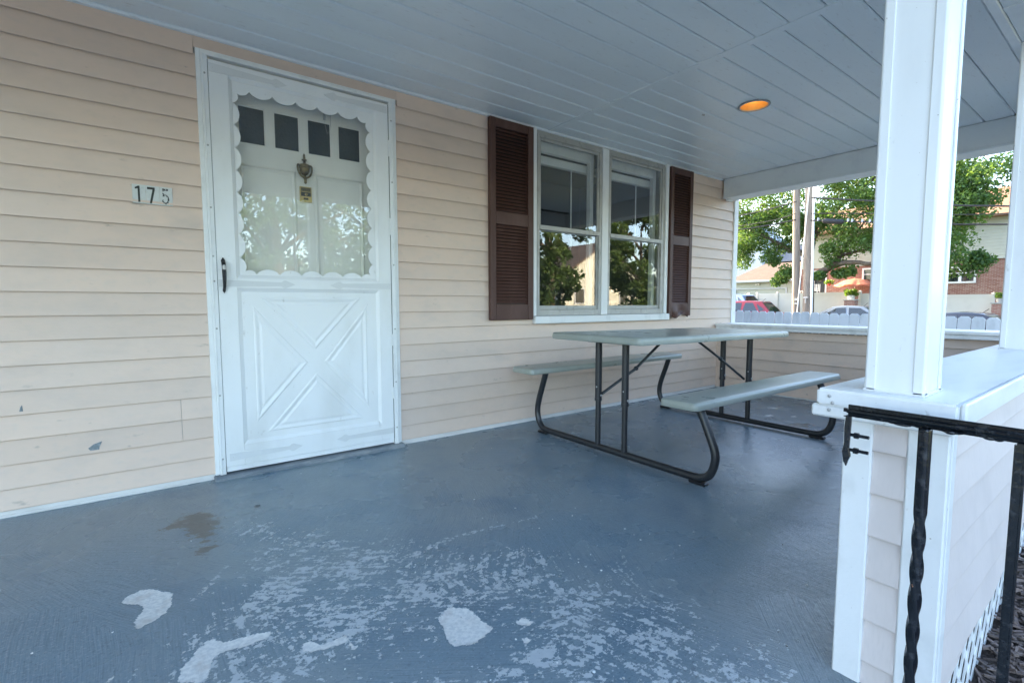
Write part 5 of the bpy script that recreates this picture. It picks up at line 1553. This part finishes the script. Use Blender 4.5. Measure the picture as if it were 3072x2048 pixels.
q = MB(); q.loft([[(37.6, 13.2, 2.70), (37.6, 18.8, 2.70), (44.4, 18.8, 2.70), (44.4, 13.2, 2.70)], [(40.6, 13.4, 4.15), (40.6, 17.1, 4.15), (41.2, 17.1, 4.15), (41.2, 13.4, 4.15)]]); q.build('roof', MT['shingle'], ga)
q = MB(); q.box(37.45, 37.6, 13.2, 18.8, 2.55, 2.70); q.build('gutter', MT['white_siding'], ga, bevel=.02)
q = MB(); q.box(37.9, 38, 16.2, 16.4, 2.40, 2.46); q.sphere((37.88, 16.2, 2.40), .06, 8, 6); q.sphere((37.88, 16.4, 2.40), .06, 8, 6); q.build('flood_lamp', MT['pvc'], ga)
wh = thing('white_house', 'tall white sided house behind the garage roof', 'house', (55, 26, 0))
q = MB(); q.loft([[(x, 24.45, -.5), (x, 31, -.5), (x, 31, 8.6), (x, 27.6, 10.6), (x, 24.45, 7.9)] for x in (55, 62)]); q.build('wall', MT['white_siding'], wh)
for k in range(30):
    z = .3 + k * .27
    q = MB(); q.loft([[(54.96, y, z), (54.99, y, z + .268), (55, y, z + .268), (55, y, z)] for y in (24.46, 31)]); q.build('siding_course', MT['white_siding'], wh)
q = MB(); q.box(54.9, 54.95, 25.3, 26.0, 7.15, 7.75); q.build('window', MT['car_glass'], wh)
q = MB(); q.box(54.9, 54.96, 25.2, 25.299, 7.05, 7.85); q.box(54.9, 54.96, 26.001, 26.1, 7.05, 7.85); q.box(54.9, 54.96, 25.299, 26.001, 7.751, 7.85); q.build('window_frame', MT['white_siding'], wh)
q = MB(); q.box(56, 62, 18.5, 24.44, -.5, 5.4); q.build('side_wing', MT['white_siding'], wh)
q = MB(); q.loft([[(55.4, 18.2, 5.5), (55.4, 24.44, 5.5), (62.4, 24.44, 5.5), (62.4, 18.2, 5.5)], [(58.6, 19.5, 7.6), (58.6, 24.44, 7.6), (59.2, 24.44, 7.6), (59.2, 19.5, 7.6)]]); q.build('roof', MT['shingle_grey'], wh)
q = MB(); q.loft([[(55.6, 23.0, 5.5), (55.6, 24.2, 5.5), (55.6, 23.6, 6.6)], [(58, 23.0, 5.5), (58, 24.2, 5.5), (58, 23.6, 6.6)]]); q.build('dormer', MT['white_siding'], wh)

# ------------------------------------------------------------------ trees
bt = thing('shade_tree', 'large leafy tree with spreading limbs behind the utility poles', 'tree', (31.5, 10.0, -.35))
BX = 31.5
limbs = [([(BX, 10.0, -.5), (BX, 9.98, .8), (BX, 10.0, 2.4)], [.36, .30, .27]),
         ([(BX, 10.0, 2.3), (BX - .2, 9.3, 2.72), (BX - .5, 8.3, 3.1), (BX - .7, 7.4, 3.12), (BX - .8, 6.6, 3.0), (BX - 1.2, 4.8, 3.4)], [.24, .2, .16, .12, .10, .05]),
         ([(BX - .4, 8.7, 2.95), (BX - .3, 8.25, 3.7), (BX - .2, 7.9, 4.4), (BX, 7.3, 5.4)], [.13, .1, .09, .04]),
         ([(BX - .3, 8.2, 3.6), (BX - .3, 7.5, 3.75), (BX - .4, 6.6, 3.9), (BX - .6, 4.5, 4.6)], [.08, .07, .06, .03]),
         ([(BX, 10.0, 2.4), (BX, 10.2, 3.7), (BX, 11.2, 4.2), (BX - .4, 12.1, 4.85), (BX - .6, 13.4, 5.6), (BX - .8, 15, 6.3)], [.22, .19, .15, .11, .08, .04]),
         ([(BX, 10.1, 3.4), (BX + .1, 9.9, 5.2), (BX, 10.2, 7.4), (BX, 10, 9.5)], [.18, .15, .11, .05]),
         ([(BX, 9.95, 4.6), (BX, 8.7, 6.2), (BX, 7.0, 7.6), (BX, 5.5, 8.6)], [.11, .09, .07, .03]),
         ([(BX, 10.0, 5.0), (BX, 11.4, 6.6), (BX, 13.2, 7.2)], [.10, .08, .04]),
         ([(BX, 8.1, 3.9), (BX - .1, 8.6, 4.6), (BX, 8.7, 5.6)], [.05, .04, .02])]
q = MB()
for p, r in limbs:
    n = 6; sp_ = smooth_path(p, n)
    rr_ = []
    for i in range(len(r) - 1): rr_ += [lerp(r[i], r[i + 1], k / n) for k in range(n)]
    rr_.append(r[-1])
    q.tube(sp_, rr_, 8)
q.build('trunk', MT['bark'], bt, smooth='all')
r_ = np.random.default_rng(11)
cl = []
def blob(c, s, n, k=(.45, .8)):
    for _ in range(n):
        d = r_.normal(size=3); d /= np.linalg.norm(d); d *= r_.uniform(.2, 1) ** .5
        cl.append((c[0] + d[0] * s[0], c[1] + d[1] * s[1], c[2] + d[2] * s[2], r_.uniform(*k)))
blob((BX, 6.0, 7.6), (2.6, 3.6, 1.6), 60); blob((BX, 10.5, 8.2), (2.6, 4, 1.8), 60); blob((BX, 13.5, 7.0), (2, 2.6, 1.3), 34)
blob((BX - .4, 3.7, 5.7), (1.6, 1.6, 1.1), 26); blob((BX - .5, 3.85, 4.1), (1.2, .75, .8), 14); blob((BX - .6, 3.3, 2.95), (.9, 1.1, .55), 12); blob((BX - .6, 2.35, 3.0), (.5, .45, .35), 6, (.3, .45))
blob((BX - .4, 7.4, 5.2), (1.3, 2.0, .8), 26); blob((BX - .3, 7.6, 4.2), (1.0, 1.2, .4), 12); blob((BX - .4, 8.7, 3.7), (.8, .5, .6), 9, (.35, .55))
blob((BX - .3, 10.8, 5.4), (1.2, 1.6, .7), 18); blob((BX - .5, 13.4, 5.0), (1.2, 1.5, .8), 20); blob((BX - .6, 14.2, 4.0), (.9, .8, .9), 14); blob((BX, 12.0, 4.6), (.9, .9, .5), 8)
blob((BX, 8.5, 6.2), (2, 4, .9), 40); blob((BX - .2, 2.6, 6.6), (1.2, 1.2, 1.0), 22); blob((BX - .2, 2.9, 5.3), (.9, .7, .5), 8); blob((BX, 12.5, 5.9), (1.6, 2.4, .8), 26); blob((BX + .8, 4.6, 6.4), (1.4, 1.6, .9), 24); blob((BX - .4, 11.2, 2.75), (.6, .5, .4), 7, (.25, .42)); blob((BX - .4, 11.6, 2.3), (.4, .3, .2), 4, (.2, .3)); blob((BX - .5, 8.0, 2.7), (.5, .7, .25), 7, (.22, .38)); blob((BX - .5, 9.2, 2.3), (.4, .5, .3), 4, (.2, .3)); blob((BX - .5, 6.0, 2.7), (.6, .7, .3), 6, (.25, .4)); blob((BX - .4, 12.2, 3.7), (.5, .5, .3), 5, (.3, .4))
cl = np.array(cl)
V_, F_ = leaf_quads(cl[:, :3], 150, cl[:, 3] * 1.12, .155, 4, .3, .75)
leaf_obj('crown', V_, F_, MT['leaf'], bt)

def gen_tree(label, loc, h, spread, seed, name='shade_tree', m='leaf_dark', nb=60, per=150, ls=.24, grp=None, low=0.25):
    t_ = thing(name, label, 'tree', loc, grp)
    r_ = np.random.default_rng(seed)
    L0 = Vector(loc); q = MB()
    top = L0 + Vector((0, 0, h * .8))
    q.tube(smooth_path([L0 - Vector((0, 0, .4)), L0 + Vector((.1, .05, h * .25)), L0 + Vector((-.05, .1, h * .5)), top], 4), [.30 * h / 9 * (1 - .07 * i) for i in range(13)], 8)
    cs = []
    for i in range(nb):
        u = r_.uniform(0, 1); z = lerp(low, .98, u) * h
        a = r_.uniform(0, 6.283); prof = math.sin(math.pi * min(1, (u * .86 + .12))) ** .6
        rad = spread * prof * r_.uniform(.25, 1) ** .6
        c_ = L0 + Vector((rad * math.cos(a), rad * math.sin(a), z))
        cs.append((*c_, r_.uniform(.10, .2) * spread + .25))
        if i % 4 == 0:
            s_ = L0 + Vector((0, 0, max(h * .2, z - rad * .7)))
            q.tube(smooth_path([s_, s_.lerp(c_, .5) + Vector((0, 0, .2)), c_], 3), [.10 * h / 9, .085 * h / 9, .07 * h / 9, .06 * h / 9, .05 * h / 9, .04 * h / 9, .02 * h / 9], 6)
    q.build('trunk', MT['bark'], t_, smooth='all')
    cs = np.array(cs)
    V_, F_ = leaf_quads(cs[:, :3], per, cs[:, 3], ls, seed + 1, .2, .8)
    leaf_obj('crown', V_, F_, MT[m], t_)
    return t_
gen_tree('tall tree rising behind the white house roof', (64, 17, 0), 13, 5, 21, m='leaf', ls=.4)
gen_tree('tall tree seen between the branches left of the poles', (60, 36, 0), 12, 5, 22, m='leaf', ls=.4)
# trees, neighbour house and hedge across the front street: seen as reflections in the door and window glass
gen_tree('tall open street tree mirrored in the storm door glass', (4.2, -20.0, -.6), 12, 4.2, 31, m='leaf', nb=90, per=130, ls=.2, low=.22)
gen_tree('second street tree mirrored in the right half of the door glass', (9.6, -22.5, -.6), 11, 4.0, 32, m='leaf', nb=80, per=130, ls=.22, low=.2)
gen_tree('smaller tree beyond the front street mirrored low in the door glass', (6.6, -27, -.6), 7, 3.6, 37, m='leaf_dark', nb=60, per=120, ls=.24, low=.08)
gen_tree('tall dark tree mirrored in the left window pane', (14.4, -14, -.6), 10, 1.7, 33, nb=60, per=150, ls=.22, low=.12)
gen_tree('round dark tree mirrored in the right window pane', (20.9, -14.0, -.6), 6.6, 2.1, 34, nb=80, per=150, ls=.22, low=.14)
gen_tree('broad tree beyond the front street mirrored in the glass', (-3, -27, -.6), 10, 5, 35, m='leaf', nb=60, per=130, ls=.3)
gen_tree('yellowish tree beyond the front street mirrored in the window', (44, -24, -.6), 9, 5, 36, m='leaf', nb=60, per=130, ls=.3)
nh = thing('neighbour_house', 'pale house across the front street mirrored in the window', 'house', (33, -28, -.6))
HX = 9
q = MB(); q.loft([[(19 + HX, y, -.8), (29 + HX, y, -.8), (29 + HX, y, 3.2), (24 + HX, y, 6.2), (19 + HX, y, 3.2)] for y in (-34, -28)]); q.build('wall', MT['cream_siding'], nh)
q = MB(); q.loft([[(18.6 + HX, y, 3.05), (24 + HX, y, 6.28), (29.4 + HX, y, 3.05), (29.4 + HX, y, 3.25), (24 + HX, y, 6.5), (18.6 + HX, y, 3.25)] for y in (-34.3, -27.6)]); q.build('roof', MT['shingle'], nh)
for x in (20.5 + HX, 26.3 + HX):
    q = MB(); q.box(x, x + 1.2, -27.99, -27.94, .9, 2.3); f_ = q.build('window', MT['white_siding'], nh)
    q = MB(); q.box(x + .1, x + 1.1, -27.938, -27.92, 1.0, 2.2); q.build('pane', MT['car_glass'], f_)
q = MB(); q.box(23.4 + HX, 24.4 + HX, -27.99, -27.93, -.6, 1.6); q.build('door', MT['shutter'], nh)
hg = thing('hedge', 'long clipped hedge across the front street mirrored in the glass', 'hedge', (4, -30, -.6))
V_, F_ = leaf_quads([(-8 + .55 * i, -30 + .5 * (i % 3), -.1 + .55 * j) for i in range(46) for j in range(4)], 60, .55, .2, 41)
leaf_obj('foliage', V_, F_, MT['leaf_dark'], hg)
# peeling flecks on the ceiling
for (x, y) in ((3.02, -.86), (3.62, -1.98)):
    q = MB(); q.loft([[(x - .018, y - .006, z), (x + .004, y - .010, z), (x + .02, y + .004, z), (x - .004, y + .009, z)] for z in (ZC - .0005, ZC - .003)]); q.build('paint_flake', MT['sash'], ceil)

# loose paint chips and grit lying on the floor
q = MB(); rc = np.random.default_rng(17)
for i in range(150):
    x = rc.uniform(-.3, 2.2); y = rc.uniform(-2.3, -.15)
    if i < 70: x = rc.normal(.75, .4); y = min(-.2, max(-2.35, rc.normal(-1.7, .4)))
    r = rc.uniform(.0012, .0045); a0 = rc.uniform(0, 6)
    P = [(x + r * rc.uniform(.5, 1.2) * math.cos(a0 + k * 1.26), y + r * rc.uniform(.5, 1.2) * math.sin(a0 + k * 1.26)) for k in range(5)]
    q.loft([[(u, w_, .0012) for u, w_ in P], [(u, w_, .0012 + rc.uniform(.0008, .002)) for u, w_ in P]])
tag(q.build('paint_chips', mat('paint_chip', (0.55, 0.57, 0.57), 0.7, isl=.45)), kind='stuff')
